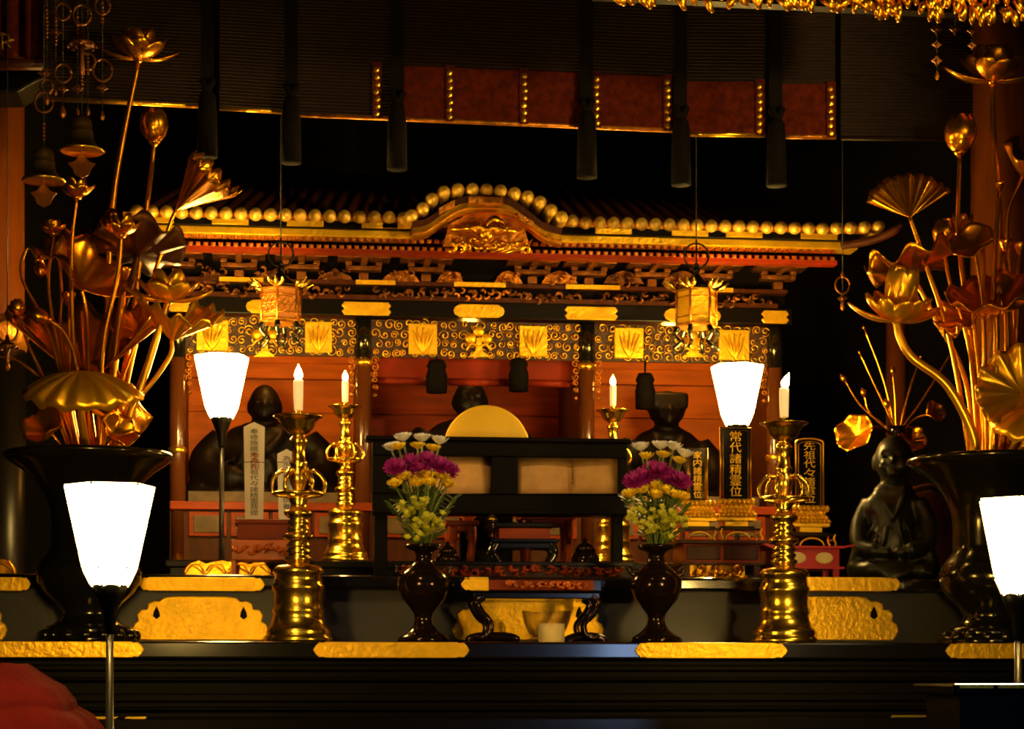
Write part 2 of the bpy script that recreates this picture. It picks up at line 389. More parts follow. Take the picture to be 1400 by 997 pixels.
for a, b in ((268, 312), (417, 454), (559, 598), (711, 749), (841, 881), (984, 1026)):
    o = MB().box(X(a, YZ), X(b, YZ), YZ+.016, YZ+.034, zz(485), zz(443)).build('gilt_plaque', 'plate', t, bev=.003)
    mb = MB(); m = (a+b)/2                               # lotus petals embossed on the plaque
    cx = X(m, YZ)
    for k in range(-2, 3):
        q = k*.5; mb.tube(bez([(cx, YZ+.014, zz(484)), (cx+sin(q)*9*sc, YZ+.012, zz(470)), (cx+sin(q)*17*sc, YZ+.014, zz(456-4*cos(q)*2))], 5), [.5*sc, 1.6*sc, 2.2*sc, 2.6*sc, 2.6*sc, 2.6*sc, 2.4*sc, 2*sc, 1.5*sc, 1*sc, .4*sc], 6)
    mb.build('embossing', 'plate', o)
for m in (362, 655, 948):                                # central flower motif of each bay
    mb = MB(); cx = X(m, YZ)
    mb.pprism([(m-15, 488), (m+15, 488), (m+5, 480), (m+3, 462), (m-3, 462), (m-5, 480)], YZ+.012, .02)
    for k in (-1, 0, 1):
        mb.sph((cx+k*11*sc, YZ+.018, zz(462 if k else 452)), (8*sc, .012, 7*sc))
    for k in (-1, 1): mb.tube(bez([(cx, YZ+.015, zz(474)), (cx+k*10*sc, YZ+.015, zz(470)), (cx+k*17*sc, YZ+.015, zz(478))], 6), 1.8*sc, 6)
    mb.build('flower_motif', 'plate', t)
# inner back wall, boards and battens
YB = 9.55
for bi, mm in ((0, 'wood'), (1, 'woodred'), (2, 'wood')):
    o = MB().box(XC[bi], XC[bi+1], YB, YB+.03, ZT3, zt).build('back_panel', mm, t)
    bz = Z(565, YB, 650)
    MB().box(XC[bi], XC[bi+1], YB-.012, YB, bz-.012, bz+.012).build('batten', mm, o, bev=.003)
    bz = Z(520, YB, 650)
    MB().box(XC[bi], XC[bi+1], YB-.03, YB, bz-.012, bz+.06).build('inner_beam', mm, o, bev=.004)
for i, x in enumerate(XC):
    MB().box(x-.012, x+.012, YZ+.08, YB, ZT3, zt).build('partition', 'woodbrown', t)
MB().box(XC[0], XC[3], YZ-.02, YB, zt, zt+.02).build('inner_ceiling', 'woodbrown', t)
# sill cabinet under the bays with painted panels
zs0, zs1 = ZT3, zz(694)
MB().box(XC[0]-.03, XC[3]+.03, YZ+.02, YB, ZT3+.02, zs1).build('base_cabinet', 'woodbrown', t)
MB().box(XC[0]-.03, XC[3]+.03, YZ-.005, YB, zs1-.02, zs1+.015).build('sill', 'woodred', t, bev=.004)
MB().box(XC[0]-.03, XC[3]+.03, YZ-.02, YB, ZT3, ZT3+.035).build('plinth', 'woodred', t, bev=.005)
for bi in range(3):
    x0, x1 = XC[bi]+.04, XC[bi+1]-.04; n = 4
    for k in range(n):
        a = lerp(x0, x1, k/n)+.008; b = lerp(x0, x1, (k+1)/n)-.008
        o = MB().box(a, b, YZ+.005, YZ+.02, zz(736), zz(703)).build('base_panel', 'woodred', t, bev=.003)
        MB().box(a+.02, b-.02, YZ, YZ+.006, zz(731), zz(708)).build('panel_inset', 'greenpanel', o, bev=.002)
    MB().box(x0, x1, YZ+.16, YZ+.175, zs1+.015, zz(671)).build('rear_rail_panel', 'greenpanel', t)
# rolled inner curtain in the middle bay with its hanging tassels
z0, z1 = zz(522), zz(492)
for a, b in ((512, 590), (606, 700), (716, 792)):
    MB().box(X(a, YZ), X(b, YZ), YZ+.10, YZ+.12, z0+.02, z1+.02).build('curtain_band', 'redbeam', t)
    MB().tube([(X(a, YZ), YZ+.10, z0+.012), (X(b, YZ), YZ+.10, z0+.012)], .016, 14).build('curtain_roll', 'redbeam', t)
# rail and bracket band above the lintel
zr0, zr1 = zz(394), zz(389)
MB().box(X(236, YZ), X(1074, YZ), YZ-.03, YZ+.06, zr0, zr1).build('rail', 'woodbrown', t)
for a, b in ((620, 690), (486, 540), (772, 846), (300, 360), (930, 1000)):
    MB().box(X(a, YZ), X(b, YZ), YZ-.036, YZ-.03, zr0-.001, zr1+.002).build('rail_fitting', 'plate', t)
MB().box(X(236, YZ), X(1074, YZ), YZ+.02, YZ+.06, zt, Z(330, YZ, 650)).build('frieze_board', 'black', t)
def bracket(px):
    mb = MB(); c = X(px, YZ)
    mb.box(c-.02, c+.02, YZ-.03, YZ+.02, zz(388), zz(378))
    for (yy, w, d) in ((372, .075, .02), (360, .11, .09), (349, .14, .16)):
        mb.box(c-w, c+w, YZ-.02-d, YZ+.02, zz(yy+3), zz(yy-3))
        for k in (-1, 0, 1): mb.box(c+k*w*.85-.014, c+k*w*.85+.014, YZ-.03-d, YZ-d+.01, zz(yy-3), zz(yy-8))
    mb.box(c-.014, c+.014, YZ-.22, YZ+.02, zz(368), zz(363)); mb.box(c-.014, c+.014, YZ-.27, YZ+.02, zz(357), zz(352))
    return mb
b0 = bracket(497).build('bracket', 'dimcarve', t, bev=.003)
for px in (242, 327, 412, 582, 727, 804, 890, 976, 1062):
    b = b0.copy(); COL.objects.link(b); b.location.x = X(px, YZ)-X(497, YZ)
def curls(mb, x0, x1, z0, z1, y, n, r, seed):            # a low relief of leaf curls
    rn = random.Random(seed)
    for i in range(n):
        cx = lerp(x0, x1, (i+rn.random())/n); cz = rn.uniform(z0, z1); q = rn.uniform(.7, 1.2)*r
        a0 = rn.random()*6; pts = []
        for k in range(9):
            a = a0+k*.55*rn.choice((1, 1, 1)); pts.append(V((cx+q*(1-k*.08)*cos(a), y-rn.random()*.01-.004*k, cz+q*.8*(1-k*.08)*sin(a))))
        mb.tube(pts, [q*.15, q*.3, q*.42, q*.45, q*.42, q*.36, q*.3, q*.2, q*.08], 6)
for k, (a, b) in enumerate(((265, 480), (515, 620), (690, 790), (820, 1050))):
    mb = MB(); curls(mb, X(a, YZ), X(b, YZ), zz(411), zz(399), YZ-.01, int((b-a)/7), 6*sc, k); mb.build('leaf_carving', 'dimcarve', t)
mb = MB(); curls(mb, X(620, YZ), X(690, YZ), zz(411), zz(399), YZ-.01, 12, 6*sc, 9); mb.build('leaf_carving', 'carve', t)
for k, (a, b) in enumerate(((520, 575), (595, 635), (675, 715), (740, 790), (825, 880), (905, 960), (265, 315), (340, 400), (430, 485))):
    mb = MB(); m = (a+b)/2                              # frog-leg struts with scaly fill
    mb.pprism([(a, 388), (b, 388), (b-6, 378), (m+8, 372), (m, 370), (m-8, 372), (a+6, 378)], YZ-.015, .02)
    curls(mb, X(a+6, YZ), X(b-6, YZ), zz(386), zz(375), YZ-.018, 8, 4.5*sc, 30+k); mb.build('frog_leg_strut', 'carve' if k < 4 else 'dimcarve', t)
# eave: soffit, two rows of rafters, fascia boards, tile ends, roof slope
ze = lambda py: Z(py, YE, 650)
xa, xb = X(190, YE), X(1150, YE)
mb = MB().prism([V((xa, YE+.06, ze(346))), V((xb, YE+.06, ze(346))), V((xb, YE+.06, ze(340))), V((xa, YE+.06, ze(340)))], (0, .06, 0))
h = ze(341)-ze(346); sl = .24
mb.prism([(xa, YE+.10, ze(346)), (xa, YZ+.06, ze(346)+sl*(YZ-YE-.04)), (xa, YZ+.06, ze(346)+sl*(YZ-YE-.04)+h), (xa, YE+.10, ze(341))], (xb-xa, 0, 0)); mb.build('soffit', 'redbeam', t)
raf = []
for nm, py, dy, off in (('flying_rafter', 331, .0, 0), ('base_rafter', 338, .05, .5)):
    xs = [X(192+10.4*(i+off), YE) for i in range(92)]
    y = YE+.012+dy
    x_ = xs[0]-3.2*sc; o = MB().prism([(x_, y, ze(py+3)), (x_, y+.36, ze(py+3)+sl*.36), (x_, y+.36, ze(py-3)+sl*.36), (x_, y, ze(py-3))], (6.4*sc, 0, 0)).build(nm, 'redbeam', t)
    c = MB().box(xs[0]-2.6*sc, xs[0]+2.6*sc, y-.004, y, ze(py+2.4), ze(py-2.4)).build('rafter_cap', 'carve', o, bev=.002)
    for x in xs[1:]:
        q = o.copy(); COL.objects.link(q); q.location.x = x-xs[0]
        r = c.copy(); COL.objects.link(r); r.parent = q
GL, GR = 566, 764                                        # the gable covers the fascia between these
for a, b in ((180, GL+6), (GR-6, 1172)):
    MB().box(X(a, YE), X(b, YE), YE-.01, YE+.10, ze(329), ze(319)).build('fascia_board', 'plate', t, bev=.003)
    MB().box(X(a, YE), X(b, YE), YE-.03, YE+.10, ze(319), ze(309)).build('upper_fascia', 'black', t, bev=.003)
for a in (188, 290, 392, 494, 552-60+30, 872-60, 880+36, 980+10, 1092):
    b = a+50
    MB().box(X(a, YE), X(b, YE), YE-.036, YE-.03, ze(318), ze(310)).build('fascia_fitting', 'plate', t, bev=.002)
def tile_mesh():
    c = V((X(300, YE), YE-.03, ze(303)))
    r = 9.2*S(300, YE)
    return MB().lathe([(r*.97, -.20), (r, 0), (r*.96, .008), (r*.8, .018), (r*.45, .025), (0, .028)], c, 20, axis=(0, -1, 0)), c
tm, tc0 = tile_mesh()
tile = None
pos = [(188+20.2*i, 303) for i in range(19)]
pos += [(562, 300), (577, 290), (590, 277), (606, 267), (625, 263), (645, 262), (664, 262), (683, 263), (702, 266), (720, 270), (737, 277), (752, 288), (766, 297), (781, 301)]
pos += [(799+19*i, 303-(.0 if i < 18 else (i-17)*1.2)) for i in range(22)]
for px, py in pos:
    Yt = YE-.10 if 560 < px < 768 else YE
    p = V((X(px, Yt), Yt-.03, Z(py, Yt, 650)))
    if tile is None: tile = tm.build('tile_end', 'goldtile', t); o = tile
    else: o = tile.copy(); COL.objects.link(o)
    o.location = p-tc0
MB().prism([V((xa-.06, YE-.03, ze(309))), V((xb+.08, YE-.03, ze(309))), V((xb+.08, YE-.03, ze(304))), V((xa-.06, YE-.03, ze(304)))], (0, .2, 0)).build('tile_bed', 'carve', t)
# roof slope with ribs
zr = ze(296); Yr = YE+.10
rs = MB(); n = 46; x0, x1 = xa-.05, xb+.05
rs.add([(x0, Yr, zr), (x1, Yr, zr), (x1-.25, Yr+.75, zr+.36), (x0+.25, Yr+.75, zr+.36), (x0, Yr, zr-.03), (x1, Yr, zr-.03), (x1-.25, Yr+.75, zr+.30), (x0+.25, Yr+.75, zr+.30)],
       [(0, 1, 2, 3), (7, 6, 5, 4), (0, 4, 5, 1), (1, 5, 6, 2), (2, 6, 7, 3), (3, 7, 4, 0)], False)
for i in range(n):
    x = lerp(x0+.06, x1-.06, i/(n-1)); xt = lerp(x0+.3, x1-.3, i/(n-1)); rs.tube([(x, Yr, zr), (xt, Yr+.75, zr+.36)], .016, 8)
rs.build('roof_slope', 'woodbrown', t)
# curved gable (karahafu)
GY = YE-.12
gp = bez([(564, 321, 0), (584, 316, 0), (606, 301, 0), (632, 286, 0), (664, 282, 0), (696, 286, 0), (722, 302, 0), (744, 318, 0), (768, 325, 0)], 6)
top = [(p.x, p.y-7) for p in gp]; bot = [(p.x, p.y+7) for p in gp]
def lv(pp, Y): return [V((X(x, Y), Y, Z(y, Y, 650))) for x, y in pp]
mb = MB()
for Yg, d, e in ((GY, .06, 0), (GY-.02, .03, 3)):
    for i in range(len(top)-1):
        a, b = (top[i][0], top[i][1]-e*.0), (top[i+1][0], top[i+1][1])
        q = [(a[0], a[1]), (bot[i][0], bot[i][1]-e*2), (bot[i+1][0], bot[i+1][1]-e*2), (b[0], b[1])]
        mb.prism(lv(q, Yg), (0, d, 0))
mb.build('gable_board', 'gold', t)
mb = MB()
for i in range(len(top)-1):
    q = [(top[i][0], top[i][1]-9), (top[i][0], top[i][1]), (top[i+1][0], top[i+1][1]), (top[i+1][0], top[i+1][1]-9)]
    mb.prism(lv(q, GY-.03), (0, .35, 0))
mb.build('gable_roof', 'woodbrown', t)
for a, b, py in ((640, 688, 271), (600, 622, 288), (708, 730, 291)):
    mb = MB(); s0 = (0 if a == 640 else (-12 if a == 600 else 12))
    mb.prism(lv([(a, py+7-s0*0), (b, py+7+s0), (b, py-3+s0), (a, py-3)], GY-.04), (0, .02, 0)); mb.build('gable_fitting', 'carve', t, bev=.003)
# phoenix carving in the gable
mb = MB(); g = lambda px, py, dy=0.: V((X(px, GY), GY+dy, Z(py, GY, 650)))
MB().prism(lv([(606, 336), (724, 336), (716, 306), (690, 293), (640, 293), (614, 308)], GY+.05), (0, .03, 0)).build('gable_ground', 'carve', t)
for k in range(9):                                       # spread wings: feathers fanned left and right
    for sg, cx in ((-1, 655), (1, 672)):
        a = radians(20+14*k); L = 44-2.2*k if sg < 0 else 40-1.5*k
        e = (cx+sg*L*cos(a)*1.0, 324-L*sin(a)*.62)
        mb.tube(bez([g(cx, 322, .0), g((cx+e[0])/2, (322+e[1])/2-2, -.03), g(e[0], e[1], -.01)], 5), [1*sc, 1.6*sc, 2*sc, 2.4*sc, 2.7*sc, 2.9*sc, 3*sc, 3*sc, 2.7*sc, 2*sc, .7*sc], 6)
        L *= .62; e = (cx+sg*L*cos(a+.12), 324-L*sin(a+.12)*.62)
        mb.tube(bez([g(cx, 322, -.02), g((cx+e[0])/2, (322+e[1])/2-2, -.055), g(e[0], e[1], -.04)], 5), [1*sc, 1.4*sc, 1.7*sc, 1.9*sc, 2.1*sc, 2.2*sc, 2.2*sc, 2.1*sc, 1.8*sc, 1.2*sc, .5*sc], 6)
mb.sph(g(664, 318, -.02), (11*sc, .03, 13*sc)); mb.tube(bez([g(664, 312, -.03), g(672, 303, -.045), g(682, 304, -.04), g(688, 309, -.04)], 6), [5*sc]*10+[3.5*sc]*6+[1.5*sc]*3, 8)
curls(mb, X(612, GY), X(720, GY), Z(342, GY), Z(332, GY), GY-.01, 24, 6.5*sc, 77)
mb.build('phoenix_carving', 'gold', t)
mb = MB()
for k in range(5): mb.tube(bez([g(690-6*k, 345-k, .0), g(712-9*k, 340-k*2, -.03), g(728-12*k, 326+2*k, -.01)], 5), [1*sc, 2.4*sc, 3.2*sc, 3.4*sc, 3.4*sc, 3.2*sc, 3*sc, 2.4*sc, 2*sc, 1.4*sc, .5*sc], 6)
mb.build('tail_feather', 'gold', t)
# upturned eave corner on the right
mb = MB().tube(bez([W(1150, 336, YE), W(1190, 329, YE-.05), W(1218, 318, YE-.1), W(1234, 306, YE-.12)], 8), [.018]*20+[.016, .014, .012, .01, .006], 10); mb.build('eave_corner', 'woodbrown', t)
# ================================================================== things on the tiers
def prof(pp, s): return [(r*s, h*s) for r, h in pp]
# ---------------------------------------------------------------- candlesticks
CP = [(0, 0), (46, 0), (48, 4), (46, 9), (43, 11), (45, 15), (43, 20), (39, 23), (36, 32), (34, 40), (36, 43), (35, 47), (33.5, 52), (33.5, 70), (36, 74), (36, 79), (33, 82), (32.5, 94), (36, 97), (35, 101), (30, 106), (18, 108),
      (15, 111), (19, 114), (19, 118), (14, 121), (17, 124), (17, 127), (13.5, 130), (16.5, 133), (16.5, 136), (13, 139), (15, 141), (21, 144), (22, 147), (20, 150), (13, 153), (15.5, 156), (15.5, 159), (12, 162), (14.5, 165), (14.5, 168),
      (11.5, 171), (18, 176), (20, 179), (18, 182), (12, 185), (10.5, 192), (13, 198), (13, 202), (8, 205), (8, 212), (12, 222), (14, 232), (12, 238), (10, 243), (12, 247), (12, 250), (9.5, 253), (8.5, 266), (11, 276), (13, 279), (11, 282), (8.5, 285), (8.5, 288), (14, 290), (21, 297), (24, 305), (29, 310), (34, 312), (34.5, 313.5), (22, 312), (6, 307), (0, 306)]
def candlestick(px, Y, z, label, group, k=1., lean=0.):
    s = .002407*k; b = V((X(px, Y), Y, z))
    t = thing('brass_candlestick', label, 'candlestick', b, group)
    MB().lathe(prof(CP[:22], s), b, 48).build('base', 'brass', t)
    MB().lathe(prof([(17, 107.5)]+CP[22:], s), b, 40).build('stem', 'brass', t)
    mb = MB(); pts = [b+V((33*s*cos(a), 33*s*sin(a), 206*s)) for a in [2*pi*i/40 for i in range(41)]]
    mb.tube(pts, 2.6*s, 8)
    for i in range(6):
        a = 2*pi*i/6+.0; d = V((cos(a), sin(a), 0))
        mb.tube(bez([b+d*11*s+V((0, 0, 237*s)), b+d*25*s+V((0, 0, 236*s)), b+d*36*s+V((0, 0, 222*s)), b+d*33*s+V((0, 0, 206*s)), b+d*12*s+V((0, 0, 202*s))], 6), 2.6*s, 8)
        mb.tube([b+d*34*s+V((0, 0, 222*s)), b+d*39*s+V((0, 0, 216*s))], [2.4*s, .8*s], 6)
        mb.sph(b+d*22*s+V((0, 0, 238*s)), 3.4*s, 8, 6)
    mb.build('openwork_ring', 'brass', t)
    MB().lathe(prof([(0, 304), (3.4, 304), (2.6, 324), (0, 328)], s), b, 12).build('spike', 'brass', t)
    c = thing('candle', label.replace('brass candlestick', 'candle burning on the brass candlestick').replace('tall ', '').replace('short ', ''), 'candle', b+V((0, 0, 322*s)), 'lit candles on the altar')
    MB().lathe(prof([(0, 322), (6, 322), (6.6, 340), (6.8, 362), (5.5, 363.5), (0, 362)], s), b, 20).build('wax', 'wax', c)
    MB().tube(prof([], s) or [b+V((0, 0, 361*s)), b+V((lean*.3*s, 0, 366*s))], .6*s, 6).build('wick', 'iron', c)
    mb = MB(); fp = [(1.0, 364), (4.2, 366), (5.6, 369), (5.2, 373), (3.4, 378), (1.4, 382), (.2, 385)]
    mb.tube([b+V((lean*s*((h-364)/20)**1.3, 0, h*s)) for r, h in fp], [r*s for r, h in fp], 12)
    mb.build('flame', 'flame', c)
    return t
ZC = ZF
candlestick(408, 6.85, ZC, 'tall brass candlestick on the front table left of the left bouquet', 'brass candlesticks')
candlestick(1072, 6.85, ZC, 'tall brass candlestick on the front table right of the black memorial tablets', 'brass candlesticks', lean=7)
candlestick(472, 8.12, ZT3, 'short brass candlestick at the rear beside the shrine\'s left middle column', 'brass candlesticks', .82)
candlestick(838, 8.12, ZT3, 'short brass candlestick at the rear behind the right bouquet', 'brass candlesticks', .82)

# ---------------------------------------------------------------- standing lamps
def lamp(px, Y, py_bot, zfloor, label, rz):
    b = V((X(px, Y), Y, Z(py_bot, Y, px)))
    t = thing('paper_standing_lamp', label, 'lamp', V((b.x, b.y, zfloor)), 'white paper standing lamps')
    s = .202/70
    hs = [(15.5, 0), (22, 15), (36.5, 82)]
    MB().lathe(prof([(15.0, 0.5)]+hs[1:]+[(36.0, 82), (21.4, 15.2), (14.5, 1.)], s), b, 6, rot=rz, smooth=False).build('shade', 'shade', t)
    mb = MB()
    for i in range(6):
        a = rz+2*pi*i/6; d = V((cos(a), sin(a), 0))
        for r, h in ((36.8, 81), (22.4, 15), (15.6, 1)):
            mb.sph(b+d*(r*s)+V((0, 0, h*s)), 1.2*s, 6, 5)
        mb.tube([b+d*(15.7*s), b+d*(22.3*s)+V((0, 0, 15*s)), b+d*(36.8*s)+V((0, 0, 82*s))], .28*s, 5)
    mb.build('shade_clip', 'iron', t)
    MB().lathe(prof([(3, -38), (4.5, -34), (6, -20), (11, -8), (14.5, 1), (13, 3), (0, 3)], s), b, 24).build('shade_holder', 'iron', t)
    MB().lathe([(3.6*s, zfloor), (3.0*s, b.z-36*s)], (b.x, b.y, 0), 20).build('pole', 'pole', t)
    MB().lathe([(0, 0), (26*s, 0), (27*s, 4*s), (20*s, 8*s), (6*s, 12*s), (3.5*s, 26*s), (0, 26*s)], (b.x, b.y, zfloor), 32).build('foot', 'iron', t)
    return t
lamp(303, 8.2-.35, 573, ZT2, 'lit white paper lamp on a thin black pole before the shrine\'s left bay', .25)
lamp(1008, 7.9, 583, ZT2, 'lit white paper lamp standing behind the tall middle memorial tablet', .62)
lamp(150, 4.87, 803, 0, 'large lit white paper lamp in front of the left bronze vase', .2)
ZLT = Z(935, 4.45, 1380)
lamp(1392, 4.87, 815, 0, 'large lit white paper lamp in front of the right bronze vase', .2)

# ---------------------------------------------------------------- big vases
VP = [(0, 0), (64, 0), (66, 4), (64, 9), (58, 11), (60, 16), (58, 22), (46, 26), (38, 34), (36, 42), (44, 54), (60, 68), (70, 84), (71, 98), (64, 114), (52, 128), (52, 138), (52, 152), (52, 166), (54, 184), (61, 202), (73, 220), (90, 236), (104, 245), (112, 251), (113, 256), (110, 258), (100, 252), (80, 238), (56, 222), (40, 200), (0, 190)]
def vase(px, k, label):
    Y = 6.93; b = V((X(px, Y), Y, ZF)); s = S(px, Y)*k
    t = thing('bronze_flower_vase', label, 'vase', b, 'large bronze vases')
    MB().lathe(prof(VP, s), b, 64).build('body', 'bronze', t)
    MB().lathe(prof([(112, 250.5), (114.5, 252), (115, 255), (113, 258.5), (109, 259), (108, 257)], s), b, 64).build('rim', 'bronze', t)
    mb = MB()
    for i in range(16):                                  # lobes round the foot
        a = 2*pi*i/16; mb.sph(b+V((61*s*cos(a), 61*s*sin(a), 10*s)), (9*s, 9*s, 8.5*s), 8, 6)
    mb.build('foot_lobe', 'bronze', t)
    return t
vase(122, 1., 'large wide mouthed dark bronze vase at the left end of the front table')
vase(1354, .985, 'large wide mouthed dark bronze vase at the right end of the front table')
YL = 6.93
def P(px, py, dy=0.): return W(px, py, YL+dy)
sL = S(120, YL)
VL, VR = (122, 625), (1354, 640)
def lotus(kind, label, head, axis, size, stem, r=3.2, n=9, seed=1, group=None, m='goldlotus', **k):
    """one gilt lotus with its own stem; head = px,py,dy ; size in photo pixels at the vase"""
    c = P(*head); s = S(head[0], YL); rn = random.Random(seed)
    nm = {'flower': 'gilt_lotus_flower', 'bud': 'gilt_lotus_bud', 'leaf': 'gilt_lotus_leaf', 'pod': 'gilt_lotus_pod'}[kind]
    st = [P(*q) for q in stem]
    t = thing(nm, label, 'lotus '+kind, st[0], group)
    pts = bez(st+[c], 8); L = len(pts)
    MB().tube(pts, [r*s*(1.15-.35*i/L) for i in range(L)], 10).build('stem', m, t)
    if kind == 'flower':
        for i in range(n):
            q = MB().petal(c, axis, 2*pi*i/n+rn.uniform(-.1, .1), 1.45, rn.uniform(.15, .5), size*s, size*k.get('w', .80)*s, .38, 10, 6)
            q.build('petal', m, t, sol=.003)
        for i in range(max(4, n-3)):
            q = MB().petal(c, axis, 2*pi*(i+.5)/max(4, n-3)+rn.uniform(-.1, .1), k.get('ia', 1.1), -.35, size*k.get('tall', 1.0)*s, size*k.get('w', .80)*.92*s, .38, 10, 6)
            q.build('petal', m, t, sol=.003)
        if k.get('open'):                                # a few petals fallen wide
            for az in k['open']:
                MB().petal(c, axis, az, 1.75, .75, size*1.25*s, size*.55*s, .35, 10, 6).build('petal', m, t, sol=.003)
        MB().lathe(prof([(0, -4), (5, -3), (8, 1), (6, 6), (0, 6)], s), c, 16, axis=axis).build('receptacle', m, t)
    elif kind == 'bud':
        q = MB().lathe(prof([(0, -.02*size), (.16*size, .02*size), (.33*size, .22*size), (.37*size, .45*size), (.30*size, .70*size), (.14*size, .92*size), (0, 1.02*size)], s), c, 24, axis=axis)
        for i in range(5):
            q.petal(c+V(axis).normalized()*(.0*s), axis, 2*pi*i/5, 1.2, -.95, size*1.22*s, size*.60*s, .45, 10, 4)
        q.build('bud', m, t)
        MB().lathe(prof([(3, -5), (7, -1), (.2*size, .05*size), (.1*size, .06*size)], s), c, 16, axis=axis).build('calyx', m, t)
    elif kind == 'leaf':
        MB().leafdisc(c, axis, size*s, **k).build('blade', m, t, sol=.004)
    else:
        q = MB().lathe(prof([(0, 0), (.2*size, .15*size), (.42*size, .7*size), (.5*size, .9*size), (.46*size, 1.*size), (0, .96*size)], s), c, 24, axis=axis)
        q.build('pod', m, t)
    return t
GLF = 'gilt lotuses in the left vase'; GRF = 'gilt lotuses in the right vase'
bl = lambda dx, dy=0.: (VL[0]+dx, VL[1]+8, dy)
br = lambda dx, dy=0.: (VR[0]+dx, VR[1]+8, dy)
FL = dict(group=GLF); FR = dict(group=GRF)
# left vase
lotus('leaf', 'gilt lotus leaf drooping as a bright dome over the left vase mouth', (112, 508, -.17), (0, -.70, 1), 80, [bl(0, -.03), (112, 570, -.10)], r=5, cup=-.44, p=2.2, ruf=.03, k=11, flute=.034, nf=15, squash=.55, a0=pi-.15, a1=2*pi+.15, m='litlotus', **FL, seed=3)
lotus('leaf', 'fluted gilt lotus leaf standing upright behind the bright dome leaf on the left', (118, 520, .06), (0, -.25, 1), 104, [bl(8, .05), (122, 560, .06)], r=5, cup=.85, p=1.2, ruf=.10, k=9, flute=.045, nf=15, a0=-.35, a1=pi+.35, **FL, seed=8)
lotus('leaf', 'gilt lotus leaf curling out at the left vase\'s right side', (170, 535, .05), (.75, -.5, .45), 62, [bl(14, .05), (150, 570, .05)], cup=-.35, ruf=.16, k=7, flute=.02, **FL, seed=21)
lotus('leaf', 'gilt lotus leaf curling out at the left vase\'s left side', (66, 535, .05), (-.75, -.5, .45), 58, [bl(-14, .05), (90, 570, .05)], cup=-.35, ruf=.16, k=7, flute=.02, **FL, seed=22)
lotus('flower', 'wide open gilt lotus flower topping the left vase\'s tallest stem', (190, 82, .1), (.05, -.3, 1), 52, [bl(22, .08), (146, 470, .1), (152, 300, .1), (166, 200, .1)], r=4.4, n=8, seed=4, open=(0.1, 2.9), **FL)
lotus('bud', 'closed gilt lotus bud below the top flower of the left vase', (211, 195, .14), (0, -.1, 1), 48, [bl(26, .1), (176, 470, .12), (198, 300, .14), (206, 240, .14)], r=3.6, **FL)
lotus('leaf', 'rolled gilt lotus leaf pointing up over the eave\'s left end', (240, 288, .1), (.72, -.25, .62), 66, [bl(28, .1), (190, 450, .1), (228, 320, .1)], cup=1.15, p=1.0, ruf=.08, k=13, flute=.03, squash=.5, **FL, seed=5)
lotus('flower', 'open gilt lotus flower right of the left vase\'s dark leaf', (230, 412, -.06), (.02, -.25, 1), 52, [bl(30, -.02), (195, 520, -.03), (216, 455, -.05)], r=5, n=6, seed=6, m='litlotus', open=(0.0, 3.0), **FL)
lotus('leaf', 'half closed shell shaped gilt lotus leaf at the right side of the left vase', (235, 466, .02), (.28, -.45, 1), 60, [bl(34, .03), (180, 560, .02), (214, 515, .02), (233, 485, .02)], r=3.4, cup=.85, p=1.1, ruf=.1, k=11, flute=.03, a0=pi*.9, a1=pi*2.25, m='litlotus', **FL, seed=7)
lotus('leaf', 'folded gilt lotus leaf with a bright slanting rim in the left vase', (112, 395, .0), (.62, -.45, .55), 66, [bl(2), (120, 500, 0), (118, 430, .02)], cup=.5, p=1.6, ruf=.12, k=7, a0=-.6, a1=pi+.4, **FL, seed=9)
lotus('leaf', 'large dark lotus leaf seen from below high in the left vase', (188, 348, .08), (.05, .35, 1), 68, [bl(20, .05), (150, 480, .06), (175, 400, .07)], r=5.5, cup=.30, ruf=.16, k=8, flute=.015, m='shadowlotus', **FL, seed=11)
lotus('flower', 'half open gilt lotus flower above the large dark leaf of the left vase', (166, 322, -.05), (0, -.3, 1), 36, [bl(12, -.02), (140, 480, -.02), (160, 380, -.04)], r=3.5, n=6, seed=12, **FL)
lotus('flower', 'small glowing gilt lotus flower below the hanging bells', (105, 270, -.02), (0, -.3, 1), 32, [bl(-4), (100, 460, 0), (98, 340, -.01)], r=3, n=6, seed=13, **FL)
lotus('flower', 'small gilt lotus flower by the left pillar above the slanting leaf', (74, 320, .0), (-.1, -.3, 1), 24, [bl(-12), (80, 480, 0), (66, 390, 0)], r=2.6, n=6, seed=14, **FL)
lotus('bud', 'small gilt bud high beside the left pillar', (53, 358, .0), (.15, -.2, -.6), 22, [bl(-18), (72, 470, 0), (30, 380, 0), (38, 340, 0)], r=2.2, **FL)
lotus('leaf', 'small rippled gilt leaf between the left pillar and the slanting leaf', (80, 345, .05), (-.4, -.5, .7), 30, [bl(-10, .04), (84, 470, .04), (84, 400, .05)], r=2.4, cup=.4, ruf=.25, k=6, **FL, seed=15)
lotus('bud', 'small gilt bud at the left pillar\'s foot level with the valance', (28, 432, -.02), (-.3, -.3, 1), 24, [bl(-22), (60, 520, -.01), (38, 470, -.02)], r=2.6, **FL)
lotus('bud', 'red brown lotus bud leaning left above the upright fluted leaf', (66, 436, -.06), (-.9, -.3, .2), 26, [bl(-8, -.02), (104, 500, -.04), (88, 455, -.05)], r=3, **FL)
lotus('bud', 'gilt bud at the tip of the left vase\'s lowest stem reaching out of frame', (-8, 486, -.02), (-1, 0, .1), 24, [bl(-20), (70, 540, -.01), (30, 497, -.02)], r=2.8, **FL)
lotus('leaf', 'small curled gilt leaf low on the left inside the left vase mouth', (68, 590, -.14), (-.5, -.8, .5), 30, [bl(-30, -.1), (84, 612, -.12)], r=2.5, cup=.7, ruf=.12, k=5, **FL, seed=17)
